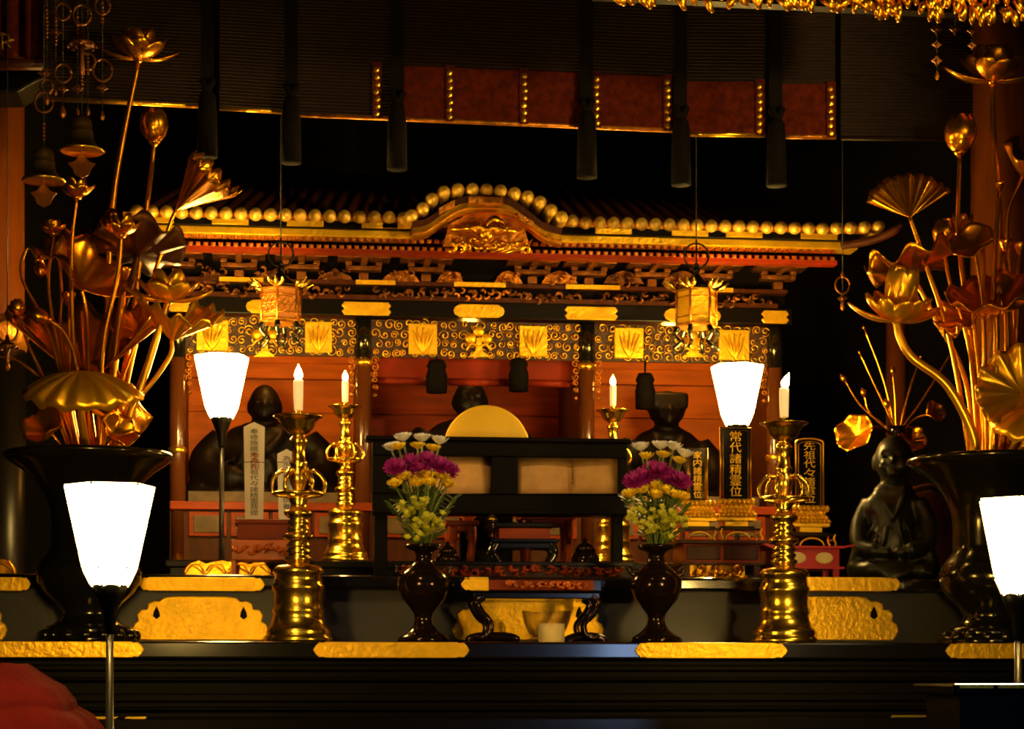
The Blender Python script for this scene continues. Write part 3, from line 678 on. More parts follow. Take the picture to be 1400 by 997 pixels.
lotus('leaf', 'small curled gilt leaf low on the right inside the left vase mouth', (156, 596, -.12), (.5, -.7, .5), 26, [bl(30, -.1), (144, 612, -.1)], r=2.5, cup=.7, ruf=.15, k=5, **FL, seed=18)
lotus('leaf', 'narrow gilt leaf turned sideways behind the shell leaf of the left vase', (190, 452, .08), (-.3, -.7, .6), 34, [bl(18, .06), (160, 540, .07), (178, 490, .08)], r=2.8, cup=.5, ruf=.12, k=6, **FL, seed=19)
for i, (a, b, c) in enumerate((((96, 560), (94, 420), 'straight gilt stem with a pod left of the thick stems in the left vase'), ((150, 540), (170, 385), 'thick gilt stem with a pod in the middle of the left vase'))):
    lotus('pod', c, (b[0], b[1], .03), (0, -.1, 1), 20, [bl((-20, 10)[i], .02), (a[0], a[1], .03)], r=(3, 6)[i], **FL)
# right vase
lotus('flower', 'wide open gilt lotus flower topping the right vase\'s tallest stem', (1357, 112, .02), (-.03, -.3, 1), 60, [br(6), (1362, 480, .02), (1366, 300, .02), (1358, 180, .02)], r=4.6, n=9, seed=31, open=(0.0, 3.1), **FR)
lotus('bud', 'closed gilt lotus bud left of the right vase\'s top flower', (1312, 210, .05), (.02, -.1, 1), 54, [br(-10, .03), (1330, 480, .05), (1311, 330, .05)], r=3.8, **FR)
lotus('leaf', 'fan shaped gilt lotus leaf with scalloped edge at the upper left of the right vase', (1244, 297, .04), (-.15, -.9, .55), 58, [br(-24, .03), (1300, 470, .04), (1262, 350, .04)], r=3.2, cup=.35, p=1.2, ruf=.04, k=14, flute=.04, scallop=.08, a0=pi*.15, a1=pi*.95, **FR, seed=32)
lotus('flower', 'large bright gilt lotus flower with many petals on an arching stem of the right vase', (1226, 440, -.10), (.05, -.32, 1), 60, [br(-26, -.06), (1332, 600, -.09), (1296, 528, -.10), (1248, 490, -.10), (1231, 462, -.1)], r=6.2, n=10, w=.62, tall=1.3, ia=.75, m='litlotus', seed=33, open=(.2, 2.9), **FR)
lotus('leaf', 'broad brown lotus leaf behind the large bright flower of the right vase', (1246, 372, .06), (-.2, .15, 1), 60, [br(-20, .05), (1320, 520, .06), (1276, 430, .06)], r=3.4, cup=.3, ruf=.2, k=7, **FR, seed=34)
lotus('leaf', 'shallow bowl shaped red gold lotus leaf near the right edge', (1362, 425, -.12), (-.25, -.5, 1), 66, [br(2, -.06), (1362, 520, -.1)], r=5, cup=.45, p=2.0, ruf=.08, k=10, flute=.006, **FR, seed=35)
lotus('leaf', 'ruffled gilt lotus leaf under the red gold bowl leaf', (1330, 430, .0), (-.6, -.4, .7), 50, [br(-6), (1340, 520, 0)], r=4, cup=.25, ruf=.2, k=12, flute=.03, **FR, seed=36)
lotus('leaf', 'gilt lotus leaf with a ruffled border facing out low at the right edge', (1398, 538, -.14), (-.35, -1, .25), 62, [br(16, -.1), (1392, 590, -.12)], r=4, cup=.28, p=1.5, ruf=.13, k=13, flute=.02, m='litlotus', **FR, seed=37)
lotus('leaf', 'gilt lotus leaf with a down turned bright lip at the bottom right edge', (1412, 560, -.2), (-.1, -.5, 1), 52, [br(20, -.12), (1404, 600, -.16)], r=4, cup=-.5, p=3, ruf=.06, k=9, flute=.02, nf=16, m='litlotus', **FR, seed=38)
lotus('bud', 'glowing gilt bud beneath the closed bud of the right vase', (1290, 338, .02), (-.05, -.2, 1), 38, [br(-14), (1326, 480, .02), (1300, 390, .02)], r=3, **FR)
lotus('flower', 'dim half open lotus flower beside the glowing bud of the right vase', (1312, 320, .12), (.1, -.2, 1), 34, [br(-6, .08), (1336, 480, .1), (1320, 390, .12)], r=3, n=6, seed=40, **FR)
lotus('leaf', 'curved gilt leaf arching off the right edge above the bundle of stems', (1398, 240, -.02), (.55, -.5, .6), 50, [br(14), (1390, 480, 0), (1376, 310, 0)], r=3.4, cup=.4, ruf=.12, k=6, **FR, seed=41)
lotus('pod', 'small bright seed pod on the right vase\'s upright stems', (1366, 262, -.06), (0, -.3, 1), 14, [br(0, -.03), (1356, 480, -.05), (1360, 350, -.06)], r=3.4, **FR)
lotus('leaf', 'thin arched gilt leaf above the red gold bowl leaf', (1332, 338, -.08), (-.5, -.6, .5), 30, [br(-4, -.05), (1346, 480, -.06), (1340, 390, -.08)], r=2.4, cup=.5, ruf=.1, k=5, **FR, seed=42)
for i, (a, b, c) in enumerate((((1346, 520), (1344, 330), 'upright gilt stem with a pod at the left of the right vase\'s stem bundle'), ((1378, 520), (1374, 345), 'upright gilt stem with a pod at the middle of the right vase\'s stem bundle'), ((1386, 540), (1394, 350), 'upright gilt stem with a pod at the right of the right vase\'s stem bundle'))):
    lotus('pod', c, (b[0], b[1], -.02), (0, -.1, 1), 18, [br((-8, 12, 20)[i], -.02), (a[0], a[1], -.03)], r=(4, 5, 5)[i], **FR)

# ---------------------------------------------------------------- black vases with chrysanthemums
BP = [(0, 0), (33, 0), (36, 4), (34, 8), (27, 12), (19, 18), (13, 26), (12, 33), (13, 40), (19, 48), (29, 60), (35, 74), (35.5, 86), (30, 96), (20, 104), (13, 110), (11, 118), (12, 122), (15, 126), (23, 129), (26, 132), (25, 135), (18, 134), (9, 126), (0, 120)]
def bvase(px, label):
    Y = 6.85; b = V((X(px, Y), Y, ZF)); s = S(px, Y)
    t = thing('black_flower_vase', label, 'vase', b, 'pair of black flower vases')
    MB().lathe(prof(BP, s), b, 48).build('body', 'bronzevase', t)
    for sg in (-1, 1):
        mb = MB().tube(bez([b+V((sg*29*s, 0, 92*s)), b+V((sg*37*s, 0, 97*s)), b+V((sg*36*s, 0, 104*s)), b+V((sg*31*s, 0, 100*s))], 6), 2*s, 8)
        mb.build('handle', 'bronzevase', t)
    return t
def flower_head(c, axis, R, m, kind, t, seed):
    rn = random.Random(seed); mb = MB()
    rings = {'white': ((22, 1.1, .45, 1.), (16, .8, .2, .85), (10, .5, 0, .6)), 'yellow': ((20, 1.2, .5, 1.), (14, .8, .2, .8), (8, .4, 0, .55)), 'purple': ((18, 1.5, 1.1, 1.), (16, 1.15, .6, .95), (12, .7, .2, .75))}[kind]
    for n, a0, a1, L in rings:
        for i in range(n):
            mb.petal(c, axis, 2*pi*i/n+rn.uniform(-.1, .1), a0+rn.uniform(-.1, .1), a1, R*L, R*.34, .2, 3, 2)
    mb.build('blossom', m, t)
def bouquet(side, cx, whites, yellows, purples, rows, lows):
    Y = 6.85; mouth = W(cx, 745, Y); grp = side+' bouquet'; s = S(cx, Y)
    def group(pts, name, m, kind, R, phrase, dy, cat='flower', tilt=-.5):
        pts = sorted(pts)
        for i, (px, py) in enumerate(pts):
            lab = '%s of the %s %s bouquet' % (ordinal(i, len(pts)), phrase, side)
            c = W(px, py, Y+dy+((i*37) % 5-2)*.008); b = mouth+V(((i-len(pts)/2)*.004, dy*.3, -.03))
            t = thing(name, lab, cat, b, phrase+' '+grp)
            ax = V(((px-cx)*.006, tilt, 1))
            d = ax.normalized()*R*s*.3
            pts3 = bez([b, W(lerp(cx, px, .45), lerp(745, py, .5), Y+dy*.6), c-d], 6)
            MB().tube(pts3, 1.3*s, 6).build('stem', 'stemgreen', t)
            flower_head(c-d, ax, R*s, m, kind, t, i+int(px))
            if i % 2 == 0:
                q = MB(); p = pts3[8]
                q.petal(p, (0, -.4, 1), (0 if px > cx else pi)+i*.5, 1.1, 1.5, 24*s, 13*s, -.15, 5, 2); q.petal(p, (0, -.5, 1), (pi if px > cx else 0)-1.2, 1.1, 1.6, 20*s, 11*s, -.15, 5, 2)
                q.build('leaf', 'leaf', t)
    group(whites, 'white_chrysanthemum', 'white_petal', 'white', 17, 'white chrysanthemums topping the', .05, tilt=-.25)
    group(yellows, 'yellow_chrysanthemum', 'yellow_petal', 'yellow', 14, 'yellow chrysanthemums just under the white ones in the', .0, tilt=-.3)
    group(purples, 'magenta_chrysanthemum', 'purple_petal', 'purple', 18, 'magenta chrysanthemums across the middle of the', -.02, tilt=-1.)
    group(rows, 'yellow_chrysanthemum', 'yellow_petal', 'yellow', 14, 'yellow chrysanthemums below the magenta ones in the', -.05, tilt=-.7)
    lows = sorted(lows)
    for i, (px, py) in enumerate(lows):
        b = mouth+V(((i-4)*.003, -.01, -.03)); c = W(px, py, Y-.05+(i % 3-1)*.012)
        t = thing('yellow_green_spray', '%s of the yellow green flower sprays low in the %s bouquet' % (ordinal(i, len(lows)), side), 'flower', b, 'yellow green sprays of the '+grp)
        MB().tube(bez([b, lerp(b, c, .5)+V((0, -.01, 0)), c], 5), 1.3*s, 6).build('stem', 'stemgreen', t)
        mb = MB(); rn = random.Random(i+int(px))
        for k in range(9):
            q = c+V((rn.uniform(-11, 11)*s, rn.uniform(-11, 4)*s, rn.uniform(-10, 10)*s))
            for a in range(6): mb.petal(q, (rn.uniform(-.4, .4), -.8, .6), a*pi/3, 1.25, .7, 6*s, 4.6*s, .2, 3, 2)
        mb.build('floret', 'yellowgreen', t)
        if i % 2:
            q = MB(); sg = 1 if px > cx else -1
            q.petal(lerp(b, c, .5), (0, -.4, 1), 0 if sg > 0 else pi, .9, 1.4, 26*s, 13*s, -.15, 5, 2); q.build('leaf', 'leaf', t)
    # green foliage rising round the stems
    rn = random.Random(int(cx)); b = mouth+V((0, .01, -.03))
    for i in range(7):
        a = (i-3)/3; t = thing('fern_sprig', '%s of the green leafy sprigs among the stems of the %s bouquet' % (ordinal(i, 7), side), 'greenery', b, 'leafy sprigs of the '+grp)
        tip = W(cx+a*40+rn.uniform(-4, 4), 674-abs(a)*-14+rn.uniform(-10, 10), Y+.03)
        pts = bez([b, lerp(b, tip, .5)+V((0, .01, .01)), tip], 7); MB().tube(pts, .9*s, 5).build('stem', 'stemgreen', t)
        mb = MB()
        for k in range(4, len(pts)):
            for sg in (-1, 1): mb.petal(pts[k], (0, -.5, 1), (0 if sg > 0 else pi)+rn.uniform(-.6, .6), .9, 1.3, 14*s, 7*s, -.1, 4, 2)
        mb.build('leaf', 'leaf', t)
bvase(579, 'black bronze vase holding the left bouquet'); bvase(897, 'black bronze vase holding the right bouquet')
bouquet('left', 577, [(551, 599), (577, 600), (601, 603), (535, 612)], [(545, 611), (571, 610), (592, 613)], [(540, 637), (560, 631), (584, 628), (602, 635), (613, 641), (574, 641), (551, 645)],
        [(552, 652), (568, 652), (583, 650), (604, 651), (540, 662), (570, 661), (587, 660), (612, 662)], [(553, 698), (575, 690), (570, 706), (591, 706), (600, 712), (577, 718), (565, 729), (583, 727)])
bouquet('right', 897, [(876, 612), (903, 610), (921, 611), (936, 621)], [(884, 624), (907, 622), (929, 630)], [(893, 641), (880, 650), (867, 656), (904, 643), (916, 651), (931, 656)],
        [(861, 676), (876, 671), (895, 665), (896, 677), (911, 671), (922, 677), (933, 679)], [(868, 706), (900, 706), (914, 703), (926, 711), (882, 720), (895, 724), (908, 716), (911, 729)])
# ================================================================== middle: lectern, disc, offerings
YK = 7.5
t = thing('sutra_stand', 'wide black lacquered sutra stand with two framed openings in front of the gold disc', 'stand', (X(684, YK), YK, ZT2))
mb = MB()
mb.pbox(509, 858, 601, 624, YK, .035); mb.pbox(509, 858, 676, 702, YK, .035)
mb.pbox(509, 546, 624, 676, YK, .035); mb.pbox(672, 708, 624, 676, YK, .035); mb.pbox(846, 858, 624, 676, YK, .035)
mb.build('frame', 'black', t, bev=.004)
mb = MB().box(X(500, YK), X(862, YK), YK-.02, YK+.09, Z(604, YK), Z(598, YK)); mb.build('top_rail', 'black', t, bev=.004)
for a, b in ((512, 530), (838, 852)): MB().box(X(a, YK), X(b, YK), YK, YK+.06, ZT2, Z(702, YK)).build('leg', 'black', t, bev=.003)
MB().box(X(509, YK), X(858, YK), YK-.05, YK+.09, Z(704, YK), Z(698, YK)).build('ledge', 'black', t, bev=.003)
MB().pbox(509, 858, 612, 700, YK+.085, .012).build('back_board', 'black', t)
for px0, px1, lab, seed in ((549, 673, 'open pale sutra book in the stand\'s opening beside the left bouquet', 1), (706, 849, 'open pale sutra book in the stand\'s wider right opening', 2)):
    b = thing('sutra_book', lab, 'book', W((px0+px1)/2, 676, YK+.05), 'sutra books in the stand')
    m = (px0+px1)/2+4*(seed-1)
    for a, c in ((px0+1, m), (m, px1-1)):
        def fn(u, v, a=a, c=c):
            p = lerp(a, c, u); q = lerp(675, 623+2*(u if a > px0+2 else 1-u), v)
            return W(p, q, YK+.055-.018*sin(pi*u)+.02*v)
        MB().grid(fn, 10, 4).build('page', 'paper', b, sol=.003)
    text_mesh('title_column', '妙法蓮華経' if seed == 2 else '開経偈', 'ink', b, V((X(m+3, YK), YK+.034, Z(646, YK))), .075, .0006, width=.010)
# disc
yd = 7.72; c = W(665, 614, yd); s = S(665, yd)
t = thing('gold_disc', 'large round matt gold disc standing behind the black sutra stand', 'disc', V((c.x, c.y, ZT2)))
MB().lathe(prof([(0, 0), (57, 0), (59, 2), (59, 6), (57, 8), (0, 8)], s), c, 72, axis=(0, -1, 0)).build('disc', 'disc', t)
MB().box(c.x-.10, c.x+.10, c.y-.005, c.y+.045, ZT2, c.z-57*s).build('support', 'black', t, bev=.004)
# things under the stand
def low_table(px0, px1, py0, py1, Y, z, name, label, m='lacquer', cat='table', leg=7, flare=6, d=.16, apron=True, top=5):
    a, b = X(px0, Y), X(px1, Y); zt_ = Z(py0, Y); s = S((px0+px1)/2, Y)
    t = thing(name, label, cat, V(((a+b)/2, Y+d/2, z)))
    MB().box(a, b, Y, Y+d, zt_-top*s, zt_).build('tabletop', m, t, bev=.003)
    if apron: MB().box(a+8*s, b-8*s, Y+.012, Y+d-.012, zt_-(top+8)*s, zt_-top*s).build('apron', m, t, bev=.003)
    for x, sg in ((a+10*s, -1), (b-10*s, 1)):
        for y in (Y+.02, Y+d-.02):
            h = zt_-top*s-z
            MB().tube(bez([(x, y, zt_-top*s), (x+sg*flare*s, y, z+h*.72), (x-sg*flare*.9*s, y, z+h*.32), (x+sg*flare*.3*s, y, z+leg*.35*s), (x+sg*flare*1.3*s, y, z+leg*.3*s)], 6), [leg*.75*s]*6+[leg*.6*s]*8+[leg*.45*s]*6+[leg*.4*s]*4+[leg*.3*s], 10).build('leg', m, t)
    return t
low_table(672, 764, 736, 788, 7.42, ZT2, 'offering_table', 'small black table with curved legs under the sutra stand')
Z1 = Z(736, 7.42)
t = thing('sutra_box', 'flat brown lacquered box with black lid on the small table under the sutra stand', 'box', V((X(716, 7.45), 7.52, Z1)))
MB().box(X(682, 7.45), X(752, 7.45), 7.45, 7.57, Z1, Z(721, 7.45)).build('body', 'woodred', t, bev=.003)
MB().box(X(677, 7.44), X(757, 7.44), 7.44, 7.58, Z(721, 7.45), Z(714, 7.45)).build('lid', 'lacquermatte', t, bev=.004)
low_table(712, 788, 701, 788, 7.62, ZT2, 'offering_stand', 'red brown stand behind the flat brown box', 'woodred', 'stand', leg=9, flare=1, top=8, apron=True)
low_table(610, 655, 712, 788, 7.62, ZT2, 'offering_stand', 'orange wooden stand right of the left bouquet', 'woodred', 'stand', leg=9, flare=1, top=6)
b = W(640, 712, 7.68); s = S(640, 7.7)
t = thing('offering_bowl', 'rounded orange brown offering bowl on the orange stand right of the left bouquet', 'bowl', b)
MB().lathe(prof([(0, 0), (8, 0), (8, 3), (13, 6), (16, 12), (16.5, 17), (15, 17), (12, 9), (0, 7)], s), b, 28).build('body', 'woodorange', t)
b = W(672, 736, 7.46); s = S(672, 7.46)
t = thing('incense_burner', 'tiny brass topped black incense burner left of the flat brown box', 'incense burner', b)
MB().lathe(prof([(0, 0), (6, 0), (5, 3), (3.5, 6), (8, 10), (9.5, 16), (8, 22), (9.5, 24), (0, 24)], s), b, 24).build('body', 'bronzevase', t)
MB().lathe(prof([(8.5, 24), (8, 26), (5, 31), (2, 33), (2.2, 36), (0, 38)], s), b, 24).build('lid', 'brass', t)
for px, lab, k in ((612, 'dark round lidded jar behind the left bouquet\'s vase', .95), (800, 'dark round lidded jar left of the short rear candlestick', 1.05)):
    b = V((X(px, 7.5), 7.5, ZT2)); s = S(px, 7.5)*k
    t = thing('lidded_jar', lab, 'jar', b)
    MB().lathe(prof([(0, 0), (12, 0), (14, 3), (10, 9), (17, 20), (19, 30), (14, 38), (10, 40), (0, 40)], s), b, 28).build('body', 'bronzevase', t)
    MB().lathe(prof([(13, 39), (14, 41), (10, 47), (3, 51), (3.5, 55), (0, 57)], s), b, 28).build('lid', 'bronzevase', t)
# long low carved shelf in front of them
t = thing('carved_bench', 'long low dark red carved bench between the two bouquets', 'bench', V((X(705, 7.3), 7.34, ZT2)))
MB().box(X(535, 7.3), X(865, 7.3), 7.28, 7.38, Z(774, 7.3), Z(768, 7.3)).build('top', 'lacquermatte', t, bev=.003)
MB().box(X(545, 7.3), X(855, 7.3), 7.30, 7.36, ZT2, Z(774, 7.3)).build('body', 'woodbrown', t)
mb = MB(); curls(mb, X(550, 7.3), X(850, 7.3), Z(786, 7.3), Z(777, 7.3), 7.298, 40, 7*S(700, 7.3), 55); mb.build('carving', 'woodred', t)
# incense desk on the front table
t = thing('incense_desk', 'small black incense desk with red top panel and curved legs on the front table', 'desk', V((X(735, 6.9), 6.98, ZF)))
YD = 6.86; s = S(735, YD)
MB().box(X(630, YD), X(824, YD), YD, YD+.24, Z(809, YD), Z(791, YD)).build('desktop', 'lacquer', t, bev=.006)
MB().box(X(668, YD), X(812, YD), YD-.006, YD+.004, Z(807, YD), Z(793, YD)).build('edge_panel', 'woodred', t, bev=.004)
mb = MB(); curls(mb, X(690, YD), X(800, YD), Z(802, YD), Z(798, YD), YD-.004, 22, 5*s, 5); mb.build('edge_carving', 'woodorange', t)
MB().prism([V((X(x, YD), YD-.010, Z(y, YD))) for x, y in cusped(630, 668, 791.5, 808, True, False, 7)], (0, .010, 0)).build('corner_fitting', 'plate', t, bev=.002)
MB().box(X(648, YD), X(822, YD), YD+.02, YD+.22, Z(818, YD), Z(809, YD)).build('apron', 'lacquer', t, bev=.004)
for x, sg in ((662, -1), (810, 1)):
    for y in (YD+.03, YD+.2):
        q = lambda px, py: V((X(px, YD), y, Z(py, YD)))
        MB().tube(bez([q(x, 815), q(x+sg*9, 823), q(x+sg*2, 838), q(x-sg*10, 852), q(x-sg*8, 866), q(x+sg*2, 872), q(x+sg*12, 868)], 6), [6*s]*8+[5.5*s]*8+[4.5*s]*8+[4*s]*6+[3.4*s]*4+[2.6*s, 2*s, 1.2*s], 12).build('leg', 'bronzevase', t)
for x0, x1 in ((640, 712), (776, 832)):
    MB().tube(bez([V((X(x0, YD), YD+.06, ZF+.006)), V((X(x0+12, YD), YD+.06, ZF+.020)), V((X((x0+x1)/2, YD), YD+.06, ZF+.024)), V((X(x1-12, YD), YD+.06, ZF+.020)), V((X(x1, YD), YD+.06, ZF+.006))], 6), [4*s]+[7*s]*23+[4*s], 10).build('foot', 'bronzevase', t)
# glass bowl and brass cup
b = V((X(747, 6.80), 6.80, ZF)); s = S(747, 6.8)
t = thing('glass_bowl', 'clear wide glass bowl before the gilt plaque under the incense desk', 'bowl', b)
MB().lathe(prof([(0, 0), (14, 0), (14, 3), (24, 12), (31, 28), (34, 44), (33, 44), (29.5, 28), (22, 13), (10, 5), (0, 5)], s), b, 40).build('body', 'glass', t)
b = V((X(754, 6.72), 6.72, ZF)); s = S(754, 6.72)
t = thing('yellow_cup', 'small straight sided yellow cup in front of the glass bowl', 'cup', b)
MB().lathe(prof([(0, 0), (17, 0), (18, 1.5), (18, 26), (17, 26), (16.5, 3), (0, 3)], s), b, 40).build('body', 'cream', t)

# ================================================================== left: tablets and their stand
Y = 7.55
t = thing('tablet_stand', 'orange lacquered carved stand under the pale wooden tablets', 'stand', V((X(358, Y), Y+.08, ZT2)))
MB().box(X(316, Y), X(402, Y), Y, Y+.16, Z(766, Y, 350), Z(738, Y, 350)).build('body', 'woodorange', t, bev=.004)
mb = MB()
for a, b in ((320, 368), (372, 400)): curls(mb, X(a, Y), X(b, Y), Z(756, Y, 350), Z(748, Y, 350), Y-.002, 7, 6*S(350, Y), a)
mb.build('carving', 'woodorange', t)
for x in (319, 399):
    for y in (Y+.01, Y+.13): MB().box(X(x-3, Y), X(x+3, Y), y, y+.018, ZT2, Z(764, Y, 350)).build('leg', 'woodorange', t)
t = thing('wooden_box', 'red brown wooden box on the orange stand carrying two pale tablets', 'box', V((X(362, Y), Y+.08, Z(738, Y, 350))))
MB().box(X(324, Y), X(403, Y), Y+.01, Y+.15, Z(738, Y, 350), Z(714, Y, 350)).build('body', 'woodred', t, bev=.003)
MB().box(X(321, Y), X(406, Y), Y, Y+.16, Z(716, Y, 350), Z(710, Y, 350)).build('lid', 'woodred', t, bev=.003)
zt_ = Z(710, Y, 350)
def wtablet(px0, px1, py_top, label, body, red):
    c = (px0+px1)/2; yy = Y+.05; q = lambda x, y: V((X(x, yy), yy, Z(y, yy, c)))
    t = thing('wooden_memorial_tablet', label, 'tablet', V((X(c, yy), yy, zt_)), 'pale wooden tablets')
    MB().prism([V((X(px0+2, yy), yy, zt_)), V((X(px1-2, yy), yy, zt_)), q(px1, py_top+7), q(c, py_top), q(px0, py_top+7)], (0, .016, 0)).build('board', 'tablet', t, bev=.001)
    h = Z(py_top+9, yy, c)-Z(705, yy, c); n = len(body)
    text_mesh('inscription', body, 'ink', t, V((X(c, yy), yy-.0004, Z(py_top+9, yy, c)-h/2)), h, .0006, width=.030)
    if red: text_mesh('seal_characters', '宝印', 'redink', t, V((X(c+1, yy), yy-.0012, Z(631, yy, c))), .066, .0006, width=.030)
    MB().tube([q(px0-1, 632)+V((0, -.002, 0)), q(px1+1, 632)+V((0, -.002, 0))], .0012, 6).build('cord', 'woodbrown', t)
wtablet(333, 362, 577, 'tall pale wooden tablet with a column of brushed characters in the left bay', '奉修施餓鬼為先祖代々諸精霊菩提', True)
wtablet(379, 405, 614, 'shorter pale wooden tablet half hidden by the tall left brass candlestick', '為水子地蔵菩薩供養也', False)
t = thing('gilt_carved_base', 'low gilt scroll carved base between the left lamp pole and the orange stand', 'base', V((X(311, 7.72), 7.74, ZT2)))
q = [(250, 790), (252, 778), (260, 770), (272, 766), (282, 771), (290, 768), (304, 766), (312, 768), (322, 766), (334, 769), (342, 772), (352, 766), (362, 769), (370, 780), (371, 790)]
MB().prism([W(x, y, 7.72) for x, y in reversed(q)][::-1], (0, .04, 0)).build('body', 'gold', t, bev=.003)
mb = MB(); s = S(311, 7.72)
for k in range(4):
    a = 252+k*30; w = lambda x, y: W(x, y, 7.715)
    mb.tube(bez([w(a, 786), w(a+10, 774), w(a+20, 772), w(a+28, 784)], 6), 1.4*s, 6); mb.tube(bez([w(a+28, 786), w(a+16, 776), w(a+8, 772), w(a, 780)], 6), 1.4*s, 6)
mb.build('scroll_line', 'gold', t)
copy_tree(t, V((X(-40, 7.72), 7.74, ZT2)), 'low gilt scroll carved base at the left edge behind the large bronze vase')

# ================================================================== right: memorial tablets and stands
Y = 7.5
t = thing('tablet_chest', 'dark brown two panelled chest with a gilt lower panel under two memorial tablets', 'chest', V((X(986, Y), Y+.1, ZT2)))
s = S(986, Y); zz2 = lambda py: Z(py, Y, 986)
MB().box(X(925, Y), X(1048, Y), Y-.02, Y+.22, zz2(744), zz2(739)).build('top', 'woodbrown', t, bev=.003)
MB().box(X(934, Y), X(1040, Y), Y, Y+.2, zz2(770), zz2(744)).build('body', 'woodred', t, bev=.003)
for a, b in ((939, 985), (989, 1036)): MB().box(X(a, Y), X(b, Y), Y-.004, Y+.002, zz2(766), zz2(747)).build('door_panel', 'woodbrown', t, bev=.003)
MB().box(X(931, Y), X(1043, Y), Y-.008, Y+.2, zz2(773), zz2(769)).build('moulding', 'woodbrown', t, bev=.002)
for a in (934, 1031): MB().box(X(a, Y), X(a+9, Y), Y, Y+.2, ZT2, zz2(772)).build('leg', 'woodbrown', t)
o = MB().box(X(945, Y), X(1020, Y), Y+.02, Y+.03, ZT2, zz2(772)).build('gilt_panel', 'plate', t)
mb = MB(); curls(mb, X(948, Y), X(1018, Y), zz2(788), zz2(778), Y+.016, 14, 9*s, 66); mb.build('panel_carving', 'gold', o)
zc = zz2(739)
Yr = 7.45
t = thing('red_offering_stand', 'vermilion stand with cream oval panels under the right memorial tablet', 'stand', V((X(1110, Yr), Yr+.1, ZT2)))
zr_ = lambda py: Z(py, Yr, 1110); s = S(1110, Yr)
mb = MB()
mb.prism([V((X(x, Yr), Yr-.02, zr_(y))) for x, y in ((1052, 750), (1152, 750), (1167, 746), (1166, 744), (1152, 747), (1060, 747), (1044, 744), (1043, 746))], (0, .22, 0)); mb.build('top', 'red', t)
MB().box(X(1062, Yr), X(1148, Yr), Yr, Yr+.18, zr_(777), zr_(750)).build('body', 'red', t, bev=.003)
for px in (1090, 1127):
    c = W(px, 763, Yr-.001); c.z = zr_(763); MB().sph(c, (12.5*s, .004, 8*s), 24, 8).build('oval_panel', 'cream', t)
MB().box(X(1058, Yr), X(1154, Yr), Yr-.01, Yr+.19, zr_(778), zr_(775)).build('moulding', 'red', t)
for a in (1064, 1140):
    for y in (Yr+.005, Yr+.15): MB().box(X(a, Yr), X(a+8, Yr), y, y+.02, ZT2, zr_(777)).build('leg', 'red', t)
